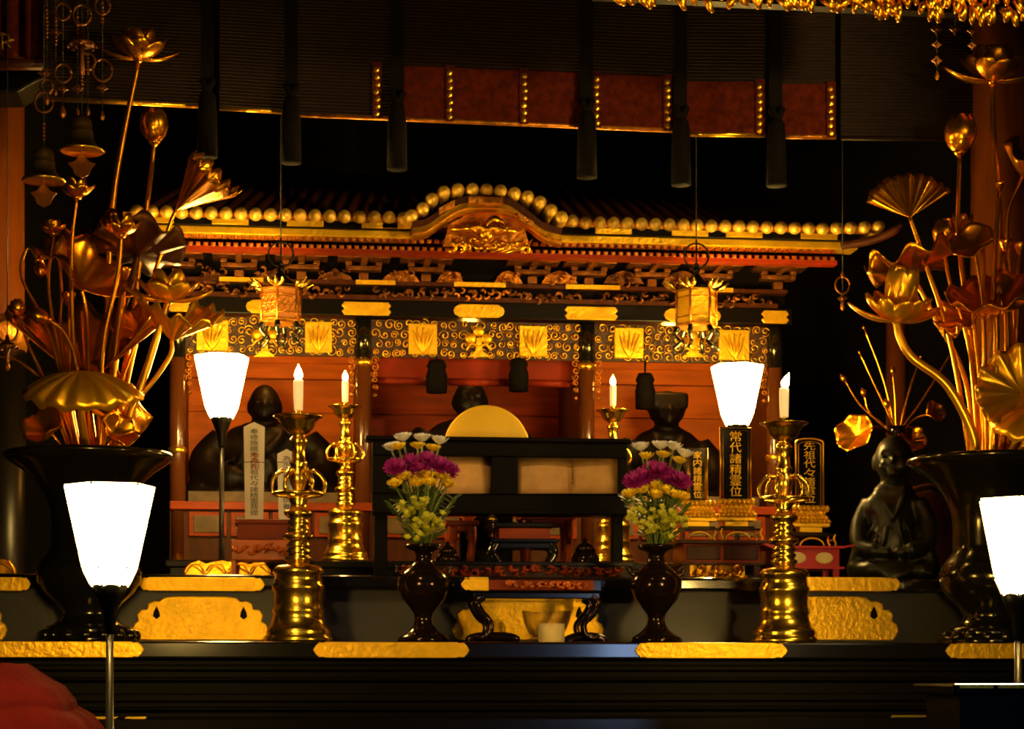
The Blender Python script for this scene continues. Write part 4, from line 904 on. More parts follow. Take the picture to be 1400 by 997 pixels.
def ihai(px, Y, z0, w, hb, body, label, arched=False, k=1., m='brass'):
    b = V((X(px, Y), Y, z0)); s = S(px, Y)*k; t = thing('memorial_tablet', label, 'memorial tablet', b, 'black and gold memorial tablets')
    def bx(w, h0, h1, d, m, name, bev=.002): return MB().box(b.x-w*s, b.x+w*s, b.y-d*s, b.y+d*s, b.z+h0*s, b.z+h1*s).build(name, m, t, bev=bev)
    bx(33, 14, 17, 18, 'lacquer', 'foot_plate'); 
    for sg in (-1, 1):
        mb = MB()
        mb.tube(bez([b+V((sg*33*s, -17*s, 17*s)), b+V((sg*31*s, -17*s, 10*s)), b+V((sg*34*s, -17*s, 4*s)), b+V((sg*32*s, -17*s, .5*s))], 5), 1.5*s, 6)
        mb.tube(bez([b+V((sg*33*s, 15*s, 17*s)), b+V((sg*31*s, 15*s, 10*s)), b+V((sg*34*s, 15*s, 4*s)), b+V((sg*32*s, 15*s, .5*s))], 5), 1.5*s, 6)
        mb.tube([b+V((sg*32*s, -17*s, 10*s)), b+V((sg*32*s, 15*s, 10*s))], 1*s, 6); mb.build('gilt_foot', 'plate', t)
    mb = MB().tube([b+V((17*s*cos(a), -17*s, (.5+11*sin(a))*s)) for a in [pi*i/16 for i in range(17)]], 1.5*s, 6)
    mb.build('gilt_arch', 'plate', t)
    bx(24, 17, 20, 14, 'lacquer', 'step'); bx(16, 20, 28, 11, 'plate', 'waist')
    mb = MB(); rn = random.Random(int(px))
    mb.box(b.x-26*s, b.x+26*s, b.y-14*s, b.y+14*s, b.z+28*s, b.z+32*s)
    for i in range(9):
        for j, (hh, ww) in enumerate(((35, 25), (40, 22), (45, 18))): mb.sph(b+V(((i-4)/4*ww*s, -(12-2*j)*s, hh*s)), (3.6*s, 4*s, 3.4*s), 8, 6)
    mb.box(b.x-21*s, b.x+21*s, b.y-10*s, b.y+10*s, b.z+32*s, b.z+48*s); mb.build('lotus_dais', 'plate', t)
    mb = MB()
    for i in range(8):
        mb.sph(b+V(((i-3.5)/3.5*23*s, -10*s, 53*s)), (4*s, 5*s, 5*s), 8, 6)
    mb.box(b.x-22*s, b.x+22*s, b.y-10*s, b.y+8*s, b.z+48*s, b.z+57*s); mb.build('lotus_row', 'plate', t)
    z1, z2 = b.z+57*s, b.z+(57+hb)*s; W2 = w*s
    def outline(wd, top):
        o = [V((b.x-wd, b.y-3*s, z1)), V((b.x+wd, b.y-3*s, z1))]
        if arched:
            o += [V((b.x+wd*cos(a), b.y-3*s, top-5*s+5*s*sin(a))) for a in [pi*i/10 for i in range(11)]]
        else: o += [V((b.x+wd, b.y-3*s, top)), V((b.x-wd, b.y-3*s, top))]
        return o
    MB().prism(outline(W2, z2), (0, 7*s, 0)).build('tablet_board', 'lacquer', t)
    pth = outline(W2, z2); pth = pth[1:]+pth[:1]
    for off, rr in ((0, 1.5), (3.6 if w > 15 else 2.6, .7)):
        pp = [V((p.x-(off*s if p.x > b.x else -off*s), b.y-3.6*s, p.z-(off*s if p.z > z1+3*s else 0))) for p in pth]
        MB().tube(pp, rr*s, 6).build('gilt_border', 'scroll', t)
    text_mesh('inscription', body, 'plate', t, V((b.x, b.y-3.2*s, (z1+z2)/2)), (hb-8)*s, .0012, width=(16 if w > 15 else 12)*s)
    return t
ihai(953, Y+.04, zc, 14, 76, '家内諸精霊位', 'smaller black and gold memorial tablet right beside the right bouquet', False, .95)
ihai(1005, Y+.06, zc, 21, 98, '常代諸精霊位', 'taller black and gold memorial tablet directly beneath the right rear lamp', False, 1.)
ihai(1106, Yr+.06, Z(747, Yr, 1110), 19.5, 94, '先祖代々諸霊位', 'round topped memorial tablet on the vermilion stand', True, .98)

# ================================================================== statues
def statue(px, Y, z0, py_top, label, m, halfw, cap=None, turn=0., vox=.012, hs=.15, name='monk_statue'):
    """seated monk: crossed legs under robes, hands in the lap, shaven head"""
    b = V((X(px, Y), Y, z0)); H = Z(py_top, Y, px)-z0; k = halfw*S(px, Y)          # H total height, k half width of the knees
    t = thing(name, label, 'statue', b)
    R = Matrix.Rotation(turn, 3, 'Z'); q = lambda x, y, z: b+R@V((x*k, y*k, z*H))
    mb = MB()
    def el(x, y, z, rx, ry, rz):
        mb.sph(q(x, y, z), (rx*k, ry*k, rz*H), 20, 12)
    el(0, .05, .10, .98, .62, .105); el(-.62, -.16, .09, .38, .36, .085); el(.62, -.16, .09, .38, .36, .085)
    el(0, .12, .30, .52, .40, .25); el(0, .10, .46, .56, .36, .18); el(0, .12, .54, .70, .34, .13); el(0, .10, .63, .50, .28, .09)
    for sg in (-1, 1):
        mb.tube(bez([q(sg*.54, .10, .58), q(sg*.76, .04, .43), q(sg*.74, -.22, .27), q(sg*.30, -.48, .22), q(sg*.04, -.54, .215)], 6), [.20*k]*6+[.21*k]*6+[.19*k]*6+[.12*k]*6+[.07*k], 14)
        mb.tube(bez([q(sg*.74, -.2, .26), q(sg*.86, -.22, .14), q(sg*.80, -.3, .04)], 6), [.16*k]*7+[.20*k]*6, 12)   # falling sleeve
        mb.tube(bez([q(sg*.24, .0, .70), q(sg*.20, -.20, .58), q(-sg*.02, -.32, .44)], 6), .055*k, 8)               # collar folds
        for f in range(3): mb.tube(bez([q(sg*(.12+.17*f), -.26+.05*f, .44-.02*f), q(sg*(.20+.2*f), -.34+.05*f, .30), q(sg*(.26+.22*f), -.46+.08*f, .17)], 6), .034*k, 8)
    for f in range(4): mb.tube(bez([q(-.8+.1*f, -.36, .12-.02*f), q(0, -.60, .07-.015*f), q(.8-.1*f, -.36, .12-.02*f)], 8), .04*k, 8)
    hr = hs*H; hx = hr/k; hz = hr/H
    el(0, .06, .72, .62*hx, .62*hx, .07)
    el(0, .02, .86, .86*hx, .98*hx, 1.12*hz); el(0, -.04, .82, .72*hx, .80*hx, .78*hz)
    el(0, -.98*hx, .84, .14*hx, .22*hx, .20*hz); el(0, -.86*hx, .785, .30*hx, .14*hx, .07*hz); el(0, -.80*hx, .75, .30*hx, .22*hx, .16*hz)
    for sg in (-1, 1):
        el(sg*.88*hx, .04, .84, .12*hx, .26*hx, .40*hz); el(sg*.36*hx, -.78*hx, .895, .28*hx, .14*hx, .07*hz); el(sg*.42*hx, -.72*hx, .80, .24*hx, .16*hx, .2*hz)
    if cap == 'square': mb.add([q(x*hx*1.02, .03+y*hx*.9, z) for z in (.86, 1.0) for y in (-1, 1) for x in (-1.05, 1.05)], [(0, 2, 3, 1), (4, 5, 7, 6), (0, 1, 5, 4), (2, 6, 7, 3), (0, 4, 6, 2), (1, 3, 7, 5)])
    if cap == 'hood': el(0, .12, .86, 1.02*hx, .95*hx, 1.25*hz); mb.tube([q(-.8*hx, .12, .80), q(-.95*hx, .1, .66)], .3*hr, 10); mb.tube([q(.8*hx, .12, .80), q(.95*hx, .1, .66)], .3*hr, 10)
    remeshed(mb, 'figure', m, t, vox)
    mb = MB()
    for sg in (-1, 1): mb.add(*[(lambda s_: (s_.v, s_.f))(MB().sph(q(sg*.38*hx, -.86*hx, .862), (.15*hx*k, .06*hx*k, .05*hz*H), 10, 6))][0])
    mb.build('eye', 'statue', t)
    return t
ZS = zz(694)+.015
statue(643, 9.0, ZS, 523, 'dark seated monk statue in the shrine\'s middle bay behind the gold disc', 'statue', 106)
statue(362, 9.15, ZS-.0, 530, 'dark seated monk statue in the shrine\'s left bay behind the pale tablets', 'statue', 104, None)
statue(912, 9.15, ZS-.0, 538, 'dark seated statue with a square cap in the shrine\'s right bay', 'statue', 84, 'square')
statue(1222, 7.62, ZT2, 600, 'green black seated monk statue on the right before a dark high backed chair', 'statuegreen', 60, None, -.35, .007, .15)
# chair back behind the far right statue
Yc = 7.95; t = thing('ritual_chair', 'dark brown high curved backed chair behind the green black statue', 'chair', V((X(1262, Yc), Yc, ZT2)))
s = S(1262, Yc); q = lambda x, y, d=0.: W(x, y, Yc+d)
MB().prism([q(1218, 790), q(1308, 790), q(1310, 745), q(1306, 705), q(1294, 680), q(1272, 670), q(1246, 676), q(1228, 692), q(1218, 720)], (0, .03, 0)).build('backrest', 'woodbrown', t, bev=.004)
MB().tube(bez([q(1310, 796, -.02), q(1313, 745, -.02), q(1308, 702, -.02), q(1295, 676, -.02), q(1272, 665, -.02), q(1246, 671, -.02), q(1226, 690, -.02)], 8), 3.4*s, 10).build('back_frame', 'woodbrown', t)
MB().box(X(1205, Yc), X(1312, Yc), Yc-.22, Yc, ZT2+.05, ZT2+.08).build('seat', 'woodbrown', t, bev=.004)
for x in (1208, 1306):
    for y in (Yc-.2, Yc-.03): MB().box(X(x-3, Yc), X(x+3, Yc), y, y+.02, ZT2, ZT2+.05).build('leg', 'woodbrown', t)
# small gilt lotus arrangement behind that statue
Ys = 8.25; W8 = lambda x, y, d=0.: W(x, y, Ys+d); s = S(1222, Ys)
b = V((X(1226, Ys), Ys, ZT2))
t = thing('slim_vase', 'slim black vase with flared dark lip behind the green black statue', 'vase', b)
hv = (Z(584, Ys, 1226)-ZT2)/s
MB().lathe(prof([(0, 0), (20, 0), (20, 5), (12, 12), (9, 30), (16, 70), (18, 100), (10, 140), (7, hv-30), (9, hv-12), (19, hv), (16, hv), (6, hv-14), (0, hv-20)], s), b, 32).build('body', 'lacquer', t)
GS = 'thin gilt stems in the slim vase'
def slim(kind, head, mid, label, size, seed):
    c = W8(*head); st = b+V((random.uniform(-3, 3)*s, 0, (hv-12)*s))
    t = thing('slim_lotus_'+kind, label, 'lotus '+kind, st, GS)
    pts = bez([st, W8(*mid), c], 8); L = len(pts); MB().tube(pts, [1.7*s*(1.1-.4*i/L) for i in range(L)], 8).build('stem', 'goldlotus', t)
    ax = (c-W8(*mid)).normalized()
    if kind == 'bud': MB().lathe(prof([(0, -1), (.3*size, .1*size), (.5*size, .5*size), (.4*size, .9*size), (.12*size, 1.25*size), (0, 1.4*size)], s), c, 16, axis=ax).build('bud', 'goldlotus', t)
    else: MB().leafdisc(c, (ax.x*.6-.2, -.75, .35), size*s, .45, 1.6, .12, 6, seed=seed, na=48).build('blade', 'goldlotus', t, sol=.003)
slim('bud', (1156, 522), (1178, 556), 'small gilt bud furthest left of the slim vase stems', 9, 1)
slim('bud', (1182, 542), (1190, 566), 'small gilt bud just above the shell shaped leaf of the slim vase', 9, 2)
slim('bud', (1221, 512), (1224, 550), 'small gilt bud topmost in front of the orange brown post', 9, 3)
slim('bud', (1214, 558), (1219, 572), 'small round gilt bud low in front of the orange brown post', 10, 4)
slim('bud', (1176, 484), (1202, 540), 'thin gilt stem with tiny bud slanting up left under the large bright flower', 4, 5)
slim('bud', (1258, 490), (1240, 545), 'thin gilt stem with tiny bud slanting right below the arching stem', 4, 6)
slim('bud', (1182, 450), (1208, 520), 'thin gilt stem with tiny bud reaching up to the large bright flower', 4, 7)
slim('bud', (1302, 480), (1262, 545), 'thin gilt stem with tiny bud furthest right of the slim vase', 4, 8)
slim('leaf', (1172, 596, -.12), (1196, 584, -.05), 'shell shaped shiny gilt leaf hanging left of the green black statue\'s head', 27, 9)
slim('leaf', (1276, 566, -.04), (1252, 572), 'small orange gilt leaf right of the slim vase lip', 16, 10)
slim('leaf', (1246, 604, -.03), (1238, 586), 'small brown gilt leaf hanging below the slim vase lip', 20, 11)
# dim pendant cluster hanging at the shrine's right end
# ================================================================== hanging things
def hang_lantern(px, Y, py0, py1, wpx, label, rz, face):
    s = S(px, Y); z0, z1 = Z(py1, Y, px), Z(py0, Y, px); b = V((X(px, Y), Y, z0)); h = z1-z0; r = wpx*s/2
    t = thing('hanging_lantern', label, 'lantern', b, 'gilt hanging lanterns')
    for i in range(6):
        a0 = rz+2*pi*i/6; a1 = a0+2*pi/6
        p0, p1 = b+V((r*cos(a0), r*sin(a0), 0)), b+V((r*cos(a1), r*sin(a1), 0)); up = V((0, 0, h)); inw = (b-(p0+p1)/2).normalized()
        mid = (p0+p1)/2; f = MB().prism([lerp(p0, p1, .08)+inw*.004, lerp(p0, p1, .92)+inw*.004, lerp(p0, p1, .92)+inw*.004+up, lerp(p0, p1, .08)+inw*.004+up], inw*.003).build('panel', face, t)
        mb = MB(); out = -inw*.002
        for q in (.04, .22, .78, .96): mb.tube([lerp(p0, p1, .05)+up*q+out, lerp(p0, p1, .95)+up*q+out], .9*s, 6)
        if face == 'lamp_paper':
            for k in range(3):
                for j in range(2):
                    c = lerp(p0, p1, .22+.28*k)+up*(.36+.26*j)+out; e = (p1-p0).normalized()
                    mb.tube([c+e*(4.2*s*cos(a))+V((0, 0, 4.6*s*sin(a))) for a in [2*pi*m_/12 for m_ in range(13)]], .9*s, 5)
        mb.tube([p0, p0+up], 1.5*s, 8); mb.build('fret', 'carve', t)
    MB().lathe([(r*1.16, h), (r*1.1, h+2*s), (r*.9, h+5*s), (r*.5, h+13*s), (r*.2, h+22*s), (r*.12, h+24*s), (0, h+24*s)], b, 6, rot=rz, smooth=False).build('roof', 'bronze', t)
    for i in range(6):
        a = rz+2*pi*i/6; d = V((cos(a), sin(a), 0)); o = b+V((0, 0, h))
        mb = MB()
        for dd in (-.22, 0, .22):
            e = V((cos(a+dd), sin(a+dd), 0)); mb.tube(bez([o+d*r*.98+V((0, 0, 2*s)), o+e*r*1.3+V((0, 0, 5*s)), o+e*r*1.62+V((0, 0, 13*s+abs(dd)*-14*s))], 6), [3.2*s]*5+[2.8*s]*4+[2*s, 1.4*s, 1*s, .4*s], 8)
        mb.build('roof_curl', 'brass', t)
    mb = MB(); mb.sph(b+V((0, 0, h+28*s)), 5*s); mb.sph(b+V((0, 0, h+35*s)), 3.4*s)
    mb.tube([b+V((17*s*cos(a), 0, h+(48+17*sin(a))*s)) for a in [2*pi*i/24 for i in range(25)]], 1.3*s, 6)
    mb.tube([b+V((0, 0, h+24*s)), b+V((0, 0, h+70*s))], 1.2*s, 6); mb.build('ring', 'iron', t)
    MB().tube([b+V((0, 0, h+66*s)), V((b.x, b.y, 4.6))], .9*s, 6).build('chain', 'iron', t)
    MB().lathe([(0, -3*s), (r*.9, -3*s), (r*1.08, -1.5*s), (r*1.08, 0), (0, 0)], b, 6, rot=rz, smooth=False).build('base', 'carve', t)
    for i in range(6):
        a = rz+2*pi*i/6; d = V((cos(a), sin(a), 0))
        MB().tube(bez([b+d*r*.9+V((0, 0, -2*s)), b+d*r*1.05+V((0, 0, -12*s)), b+d*r*.8+V((0, 0, -22*s)), b+d*r*1.15+V((0, 0, -32*s))], 6), [4*s]*6+[3*s]*7+[2.4*s]*6, 8).build('leg', 'bronze', t)
    return t
hang_lantern(384, 8.0, 396, 440, 56, 'hexagonal orange fretwork lantern hanging before the shrine\'s left bay', .35, 'lamp_paper')
hang_lantern(952, 8.0, 398, 446, 56, 'hexagonal gold panelled lantern hanging before the shrine\'s right bay', .62+.45, 'plate')
# bamboo blinds
YBL = 7.15
def blind(px0, px1, pl, pr, label, straps, ribbons, band):
    t = thing('bamboo_blind', label, 'blind', V((X(px0, YBL), YBL, Z(pl, YBL, px0))), 'bamboo blinds under the ceiling')
    q = lambda x, y, d=0.: V((X(x, YBL), YBL+d, Z(y, YBL, x)))
    bt = lambda x: lerp(pl, pr, (x-px0)/(px1-px0))
    mb = MB(); n = 60
    for i in range(n):
        o = 7+i*4.6
        mb.prism([q(px0, bt(px0)-o), q(px1, bt(px1)-o), q(px1, bt(px1)-o-3.6), q(px0, bt(px0)-o-3.6)], (0, .006, 0))
    mb.build('slat_panel', 'blind', t)
    MB().tube([q(px0, pl-3, -.004), q(px1, pr-3, -.004)], 3.2*S(px0, YBL), 10).build('hem_bar', 'scroll' if px0 < 400 or 930 < px0 < 1000 else 'carve' if px0 < 1100 else 'blind', t)  # hem colour copies the lamplight: gilt where lit, duller where dim
    if band: MB().prism([q(px0+(150 if band == 2 else 0), bt(px0+(150 if band == 2 else 0))-6, -.006), q(px1, pr-6, -.006), q(px1, pr-76, -.006), q(px0+(150 if band == 2 else 0), bt(px0+150)-76, -.006)], (0, .005, 0)).build('brocade_band', 'brocade', t)
    for x in straps:
        MB().prism([q(x-6, bt(x)-2, -.013), q(x+6, bt(x)-2, -.013), q(x+6, bt(x)-78, -.013), q(x-6, bt(x)-78, -.013)], (0, .006, 0)).build('strap', 'brocade', t)
        mb = MB(); rn = random.Random(x)
        for k in range(7): mb.sph(q(x+rn.uniform(-1, 1), bt(x)-8-k*10, -.014), (4.6*S(x, YBL), .005, 4.4*S(x, YBL)), 8, 6)
        mb.build('strap_stud', 'scroll', t)
    for x in ribbons:
        o = MB().prism([q(x-9, bt(x)-30, -.03), q(x+9, bt(x)-30, -.03), q(x+9, bt(x)-300, -.03), q(x-9, bt(x)-300, -.03)], (0, .008, 0)).build('ribbon', 'tassel', t)
        mb = MB().tube(bez([q(x-8, bt(x)-36, -.04), q(x, bt(x)-22, -.05), q(x+8, bt(x)-36, -.04)], 6), 5*S(x, YBL), 8)
        mb.lathe(prof([(0, 0), (14, 0), (13, 60), (11, 84), (6, 92), (0, 94)], S(x, YBL)), q(x, bt(x)+70, -.04), 16); mb.build('tassel', 'tassel', o)
blind(60, 281, 138, 149, 'bamboo blind with gilt hem above the left vase', (), (284,), 0)
blind(300, 396, 151, 157, 'narrow bamboo blind with the brightest gilt hem', (), (398,), 0)
blind(402, 924, 160, 182, 'wide bamboo blind with red brocade band above the gable', (515, 615, 716, 815, 912), (542, 800), 2)
blind(934, 1046, 187, 188, 'bamboo blind with glowing hem above the right rear lamp', (1038,), (928, 1058), 1)
blind(1056, 1142, 190, 191, 'short bamboo blind ending in a gilt studded strap at the right', (1135,), (), 1)
blind(1150, 1330, 192, 194, 'dark bamboo blind nearest the right vase', (), (), 0)
# gilt carved transom in the top right corner
YT = 5.9
t = thing('carved_transom', 'gilt openwork carved transom crossing the top right corner', 'transom', W(1130, 20, YT))
tb = lambda x: 2+(x-830)*.048
q = lambda x, y, d=0.: V((X(x, YT), YT+d, Z(y, YT, x)))
MB().prism([q(815, tb(815)-12, .03), q(1470, tb(1470)-12, .03), V((X(1470, YT), YT+.03, 4.6)), V((X(815, YT), YT+.03, 4.6))], (0, .05, 0)).build('back_board', 'black', t)
rn = random.Random(3); s = S(1100, YT); k = 0
for x in range(830, 1440, 34):
    mb = MB()
    for j in range(16):
        px = x+rn.uniform(-6, 40); py = tb(px)-rn.uniform(2, 50); c = q(px, py, .0); a = rn.uniform(-.5, .9)
        d = V((sin(a), 0, -cos(a))); L = rn.uniform(14, 26)*s
        mb.tube(bez([c-d*L*.5, c+V((0, -.03, 0)), c+d*L*.45+V((.1*L, -.02, 0)), c+d*L*.5+V((.35*L, 0, .1*L))], 5), [1.5*s, 3*s, 4*s, 4.5*s, 4.8*s, 5*s, 5*s, 4.8*s, 4.4*s, 4*s, 3.6*s, 3.2*s, 2.6*s, 2*s, 1.4*s, .8*s], 8)
    mb.build('carving', 'gold', t)
# bells and pendants of the hanging canopy on the left
def pendant(px, Y, items, label, group, name='hanging_pendant', m='pendant'):
    """a strand from the ceiling: items are (kind, py, size in px)"""
    py_end = max(p for _, p, _ in items); b = W(px, py_end, Y); s = S(px, Y)
    t = thing(name, label, 'pendant', b, group)
    MB().tube([b, V((b.x, b.y, 4.6))], .7*s, 6).build('wire', 'iron', t)
    for kd, py, z in items:
        c = V((b.x, b.y, Z(py, Y, px)))
        if kd == 'bell':
            MB().lathe(prof([(0, 1.55*z), (.25*z, 1.5*z), (.42*z, 1.35*z), (.46*z, 1.1*z), (.44*z, .9*z), (.50*z, .85*z), (.50*z, .78*z), (.52*z, .5*z), (.66*z, .22*z), (.92*z, .03*z), (1*z, -.02*z), (.96*z, -.05*z), (.85*z, .05*z), (.60*z, .22*z), (.47*z, .5*z), (.42*z, 1.*z), (.3*z, 1.3*z), (0, 1.4*z)], s), c, 40).build('bell', 'bell', t)
            MB().lathe(prof([(.90*z, -.05*z), (.97*z, -.10*z), (1.04*z, -.04*z), (1.0*z, .03*z), (.92*z, .0)], s), c, 40).build('bell_rim', 'brass', t)
            mb = MB(); q = lambda x, h: c+V((x*z*s, -.004, h*z*s))
            mb.prism([q(-.12, -.3), q(0, -.22), q(.12, -.3), q(.35, -.55), q(.62, -.62), q(.42, -.85), q(.3, -1.15), q(0, -1.3), q(-.3, -1.15), q(-.42, -.85), q(-.62, -.62), q(-.35, -.55)][::-1], (0, .004, 0)); mb.tube([q(0, .4), q(0, -.3)], .03*z*s, 6); mb.build('clapper_plate', 'pendant', t)
        elif kd == 'diamond':
            q = lambda x, h: c+V((x*z*s, 0, h*z*s))
            mb = MB().prism([q(-1, 0), q(-.35, -.4), q(0, -1), q(.35, -.4), q(1, 0), q(.35, .4), q(0, 1), q(-.35, .4)], (0, .004, 0)); mb.sph(q(0, 0), (.35*z*s, .008, .35*z*s), 10, 6); mb.build('plate', m, t)
        elif kd == 'drop': MB().lathe(prof([(0, -z), (.35*z, -.7*z), (.48*z, -.2*z), (.3*z, .4*z), (0, z)], s), c, 16).build('drop', 'carve', t)
        elif kd == 'ring':
            mb = MB().tube([c+V((z*s*cos(a), 0, z*1.15*s*sin(a))) for a in [2*pi*i/20 for i in range(21)]], 1.6*s, 6)
            mb.build('ring', m, t)
        elif kd == 'beads':
            mb = MB()
            for k in range(int(z)): mb.sph(c+V((0, 0, k*5.2*s)), 2.3*s, 8, 6)
            mb.build('bead_string', m, t)
        elif kd == 'umbel':
            mb = MB().lathe(prof([(z, 0), (.8*z, .3*z), (.3*z, .55*z), (.12*z, 1.2*z), (0, 1.25*z)], s), c, 12)
            for a in range(8): mb.sph(c+V((z*s*cos(a*pi/4), z*s*sin(a*pi/4), -.1*z*s)), 2.4*s, 8, 6)
            mb.lathe(prof([(0, -2.2*z), (.2*z, -2.1*z), (.16*z, -.6*z), (.3*z, 0), (0, 0)], s), c, 12); mb.build('umbel', m, t)
G = 'pendants of the hanging canopy on the left'
pendant(112, 6.5, [('bell', 205, 30), ('beads', 120, 4), ('umbel', 62, 19), ('ring', 20, 12)], 'bronze bell with bright rim on the pendant left of the tallest lotus stem', G)
pendant(60, 6.3, [('bell', 246, 29), ('beads', 190, 5), ('ring', 140, 12), ('diamond', 100, 9)], 'lower bronze bell with bright rim on the pendant beside the left pillar', G)
for i, (px, it, lab) in enumerate(((86, [('drop', 153, 9), ('ring', 100, 11), ('diamond', 122, 7), ('ring', 16, 10)], 'pendant ending in an orange drop left of the upper bell'),
    (140, [('drop', 158, 7), ('diamond', 120, 8), ('ring', 96, 13), ('ring', 8, 10), ('beads', 30, 6)], 'pendant with a diamond plate between the upper bell and the top lotus'),
    (106, [('drop', 152, 6), ('diamond', 121, 8), ('beads', 60, 8)], 'thin pendant just before the upper bell ending in a small drop'),
    (120, [('drop', 152, 7), ('beads', 100, 6), ('ring', 84, 10)], 'pendant with small drop just right above the upper bell'),
    (76, [('drop', 126, 5), ('beads', 60, 9), ('diamond', 44, 8)], 'short beaded pendant high above the lower bell'),
    (64, [('drop', 136, 8), ('ring', 118, 8), ('beads', 50, 8)], 'beaded pendant with a ring directly above the lower bell'))):
    pendant(px, 6.4+.06*i, it, lab, G)
G2 = 'pendants under the carved transom on the right'
for px, it, lab in ((1281, [('diamond', 40, 8), ('diamond', 61, 7), ('diamond', 83, 8), ('drop', 103, 7)], 'strand of diamond plates ending in a drop left of the right top lotus'),
    (1306, [('diamond', 40, 8), ('beads', 20, 3)], 'single dim diamond plate second from left under the carved transom'), (1329, [('diamond', 42, 7), ('diamond', 62, 6)], 'strand of two dim diamond plates behind the right top lotus')):
    pendant(px, 6.2, it, lab, G2)
for px, it, lab in ((1152, [('drop', 376, 6), ('ring', 390, 10), ('diamond', 408, 8), ('drop', 418, 7)], 'dim pendant hanging in the dark at the shrine\'s right end'),):
    pendant(px, 8.1, it, lab, None)
pendant(10, 6.9, [('ring', 452, 14), ('diamond', 430, 10), ('umbel', 475, 14), ('drop', 500, 8)], 'dark metal pendant across the left pillar level with the gilt flowers', None)
# banner with gilt character marks in the top left corner
YN = 7.2; q = lambda x, y, d=0.: W(x, y, YN+d)
t = thing('hanging_banner', 'brown brocade banner hanging in the top left corner', 'banner', q(36, 80))
mb = MB()
def fn(u, v): return q(lerp(-30, 72, u), lerp(82+4*sin(u*9), -160, v), .012*sin(u*26))
mb.grid(fn, 40, 6).build('cloth', 'brocade', t, sol=.004)
MB().tube([q(-30, 88), q(72, 88)], .02, 10).build('rod', 'woodbrown', t)
mb = MB(); s = S(6, YN)
mb.tube([q(3, 44, -.03), q(3, 68, -.03)], 1.6*s, 6); mb.tube(bez([q(-6, 46, -.03), q(8, 47, -.03), q(13, 54, -.03), q(5, 59, -.03)], 6), 1.6*s, 6); mb.tube([q(5, 58, -.03), q(19, 54, -.03)], 1.6*s, 6); mb.tube([q(8, 58, -.03), q(14, 65, -.03)], 1.3*s, 6); mb.build('gilt_mark', 'scroll', t)
t = thing('bracket_beam', 'dark carved beam end crossing the left pillar under the banner', 'beam', W(30, 125, 7.3))
o = MB().prism([W(x, y, 7.3) for x, y in ((-60, 128), (24, 126), (48, 112), (70, 104), (88, 92), (88, 84), (-60, 84))], (0, .2, 0)).build('body', 'black', t, bev=.01)
o['label'] = 'dark wooden beam end'
# tassels hanging inside the shrine's middle bay
for px, py0, py1, w, lab in ((597, 492, 538, 15, 'dark silk tassel hanging left of the middle statue\'s head'), (709, 490, 536, 14, 'dark silk tassel hanging right of the middle statue\'s head'), (882, 510, 560, 14, 'dark silk tassel hanging beside the right bay statue\'s cap')):
    Yt = 8.72; s = S(px, Yt); b = W(px, py1, Yt)
    t = thing('silk_tassel', lab, 'tassel', b, 'tassels inside the shrine')
    h = (py1-py0); MB().lathe(prof([(0, 0), (w*.95, 1), (w, h*.5), (w*.8, h*.72), (w*.95, h*.8), (w*.7, h*.98), (0, h)], s), b, 20).build('skirt', 'tassel', t)
    MB().tube([b+V((0, 0, h*s)), V((b.x, b.y, zz(488)))], 1.5*s, 6).build('cord', 'tassel', t)

# ================================================================== foreground
# red cloth bundle at the bottom left
Yq = 5.05; q = lambda x, y, d=0.: W(x, y, Yq+d)
t = thing('red_cloth', 'crimson cloth heaped over a low drum at the bottom left corner', 'cloth', V((X(-40, Yq), Yq, 0)))
cx = X(-45, Yq); s = S(-45, Yq)
def cloth(u, v):
    a = 2*pi*u; tt = v
    pr = [(0, 912), (60, 908), (95, 932), (112, 942), (126, 962), (128, 972), (150, 985), (168, 1010), (185, 1300)]
    f = tt*(len(pr)-1); i = min(int(f), len(pr)-2); r = lerp(pr[i][0], pr[i+1][0], f-i); py = lerp(pr[i][1], pr[i+1][1], f-i)
    r *= 1+.035*sin(7*a)*tt+.02*sin(13*a+1)*tt
    return V((cx+r*s*cos(a), Yq+.30+r*s*sin(a), Z(py, Yq, 0)+.012*sin(5*a)*tt))
MB().grid(cloth, 72, 40).build('drape', 'redcloth', t, sol=.006)
MB().lathe([(0, 0), (165*s, 0), (165*s, Z(1020, Yq, 0)-.02), (0, Z(1020, Yq, 0))], (cx, Yq+.30, 0), 40).build('drum', 'woodbrown', t)
# low black reading table at the bottom right
Yq = 4.45; zt_ = ZLT
t = thing('reading_table', 'low black lacquered table with bright edge in the bottom right corner', 'table', V((X(1420, Yq), Yq+.15, 0)))
MB().box(X(1303, Yq), X(1560, Yq), Yq, Yq+.30, zt_-.025, zt_).build('tabletop', 'lacquer', t, bev=.006)
MB().box(X(1318, Yq), X(1540, Yq), Yq+.03, Yq+.27, .08, zt_-.025).build('side_panel', 'lacquermatte', t)
mb = MB()
for a, b in ((1312, 1358), (1364, 1410)): mb.box(X(a, Yq), X(b, Yq), Yq-.002, Yq+.001, zt_-.010, zt_-.003)  # bright slivers in place of the glints along this edge
mb.build('edge_glint', 'brass', t)
for a in (1312, 1530): MB().box(X(a, Yq), X(a+12, Yq), Yq+.02, Yq+.28, 0, .08).build('leg', 'lacquer', t)

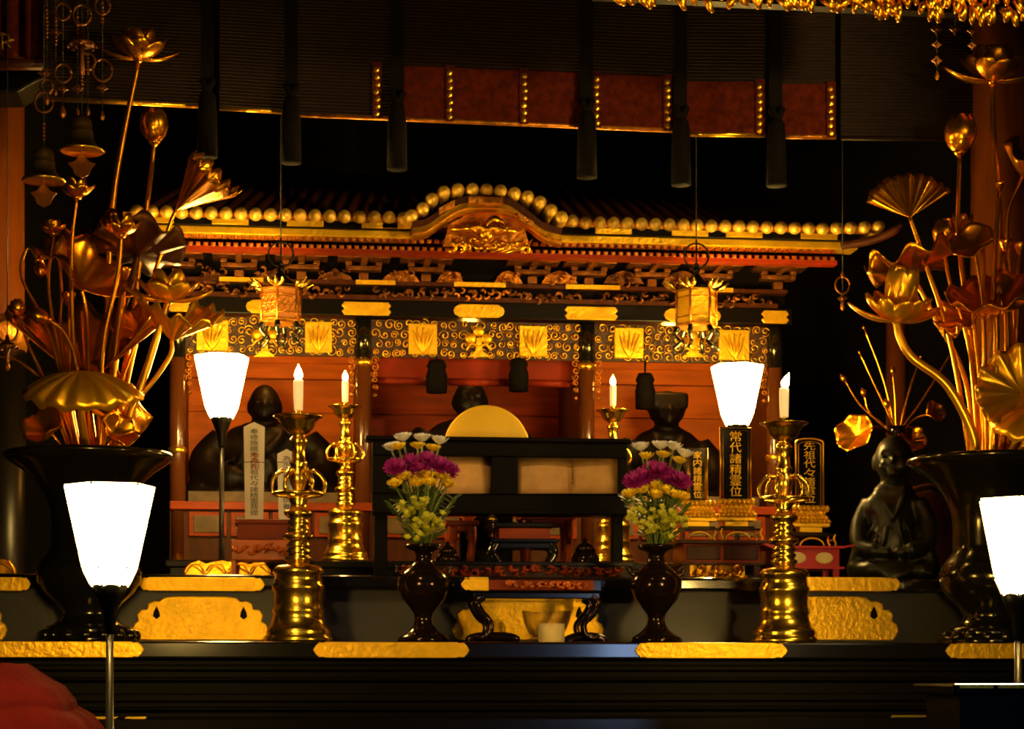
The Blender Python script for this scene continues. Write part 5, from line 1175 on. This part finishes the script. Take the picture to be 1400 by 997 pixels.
# ================================================================== light and camera
def spot(name, loc, target, energy, col, size, blend=.6, rad=.08):
    l = D.lights.new(name, 'SPOT'); l.energy = energy; l.color = col; l.spot_size = radians(size); l.spot_blend = blend; l.shadow_soft_size = rad
    o = D.objects.new(name, l); COL.objects.link(o); o.location = loc
    o.rotation_euler = (V(target)-V(loc)).to_track_quat('-Z', 'Y').to_euler(); return o
WARM = (1, .66, .30)
spot('front_fill', (-1.6, 3.2, 3.9), W(560, 690, 7.0), 190, WARM, 22, .9)  # two added front spots that brighten the bouquets and gilding
spot('front_fill', (2.2, 3.4, 3.9), W(940, 690, 7.0), 190, WARM, 22, .9)
spot('transom_spot', (2.6, 3.6, 2.6), W(1200, 10, 5.9), 340, (1, .66, .22), 40)
spot('lotus_fill', (-.9, 2.6, 2.2), W(160, 260, 6.9), 26, (1, .52, .12), 17)  # pair of added fills to lift the upper gilt lotuses
spot('lotus_fill', (1.2, 2.6, 2.2), W(1300, 280, 6.9), 26, (1, .52, .12), 17)
l = D.lights.new('doorway_daylight', 'AREA'); l.energy = 9; l.color = (.38, .58, 1); l.shape = 'RECTANGLE'; l.size = .45; l.size_y = .7
o = D.objects.new('doorway_daylight', l); COL.objects.link(o); o.location = (2.05, -3.6, 1.25); o.rotation_euler = (radians(90), 0, 0)
def point_fill(name, loc, energy, col, rad=.03):
    l = D.lights.new(name, 'POINT'); l.energy = energy; l.color = col; l.shadow_soft_size = rad
    o = D.objects.new(name, l); COL.objects.link(o); o.location = loc
for bi, e in ((0, 5.5), (1, 3.2), (2, 5.0)):                 # added lights behind each valance that brighten the back panels
    point_fill('bay_fill', ((XC[bi]+XC[bi+1])/2, YZ+.30, zz(446)), e, (1, .40, .05))
w = D.worlds.new('dim'); bpy.context.scene.world = w; w.use_nodes = True
w.node_tree.nodes['Background'].inputs[0].default_value = (1, .5, .2, 1); w.node_tree.nodes['Background'].inputs[1].default_value = .0012
cam = D.cameras.new('camera'); co = D.objects.new('camera', cam); COL.objects.link(co)
cam.sensor_width = 36; cam.lens = F/1400*36; cam.shift_y = (HOR-498.5)/1400
cam.clip_end = 60
co.location = (CX, 0, CZ); co.rotation_euler = (radians(90), 0, -TH)
sc_ = bpy.context.scene; sc_.camera = co
vs = sc_.view_settings; vs.view_transform = 'Standard'; vs.look = 'None'; vs.gamma = 1; vs.exposure = .3; vs.use_curve_mapping = False
try:
    sc_.cycles.use_denoising = True; sc_.cycles.max_bounces = 8; sc_.cycles.sample_clamp_indirect = 6; sc_.cycles.filter_width = 2.0
except Exception: pass
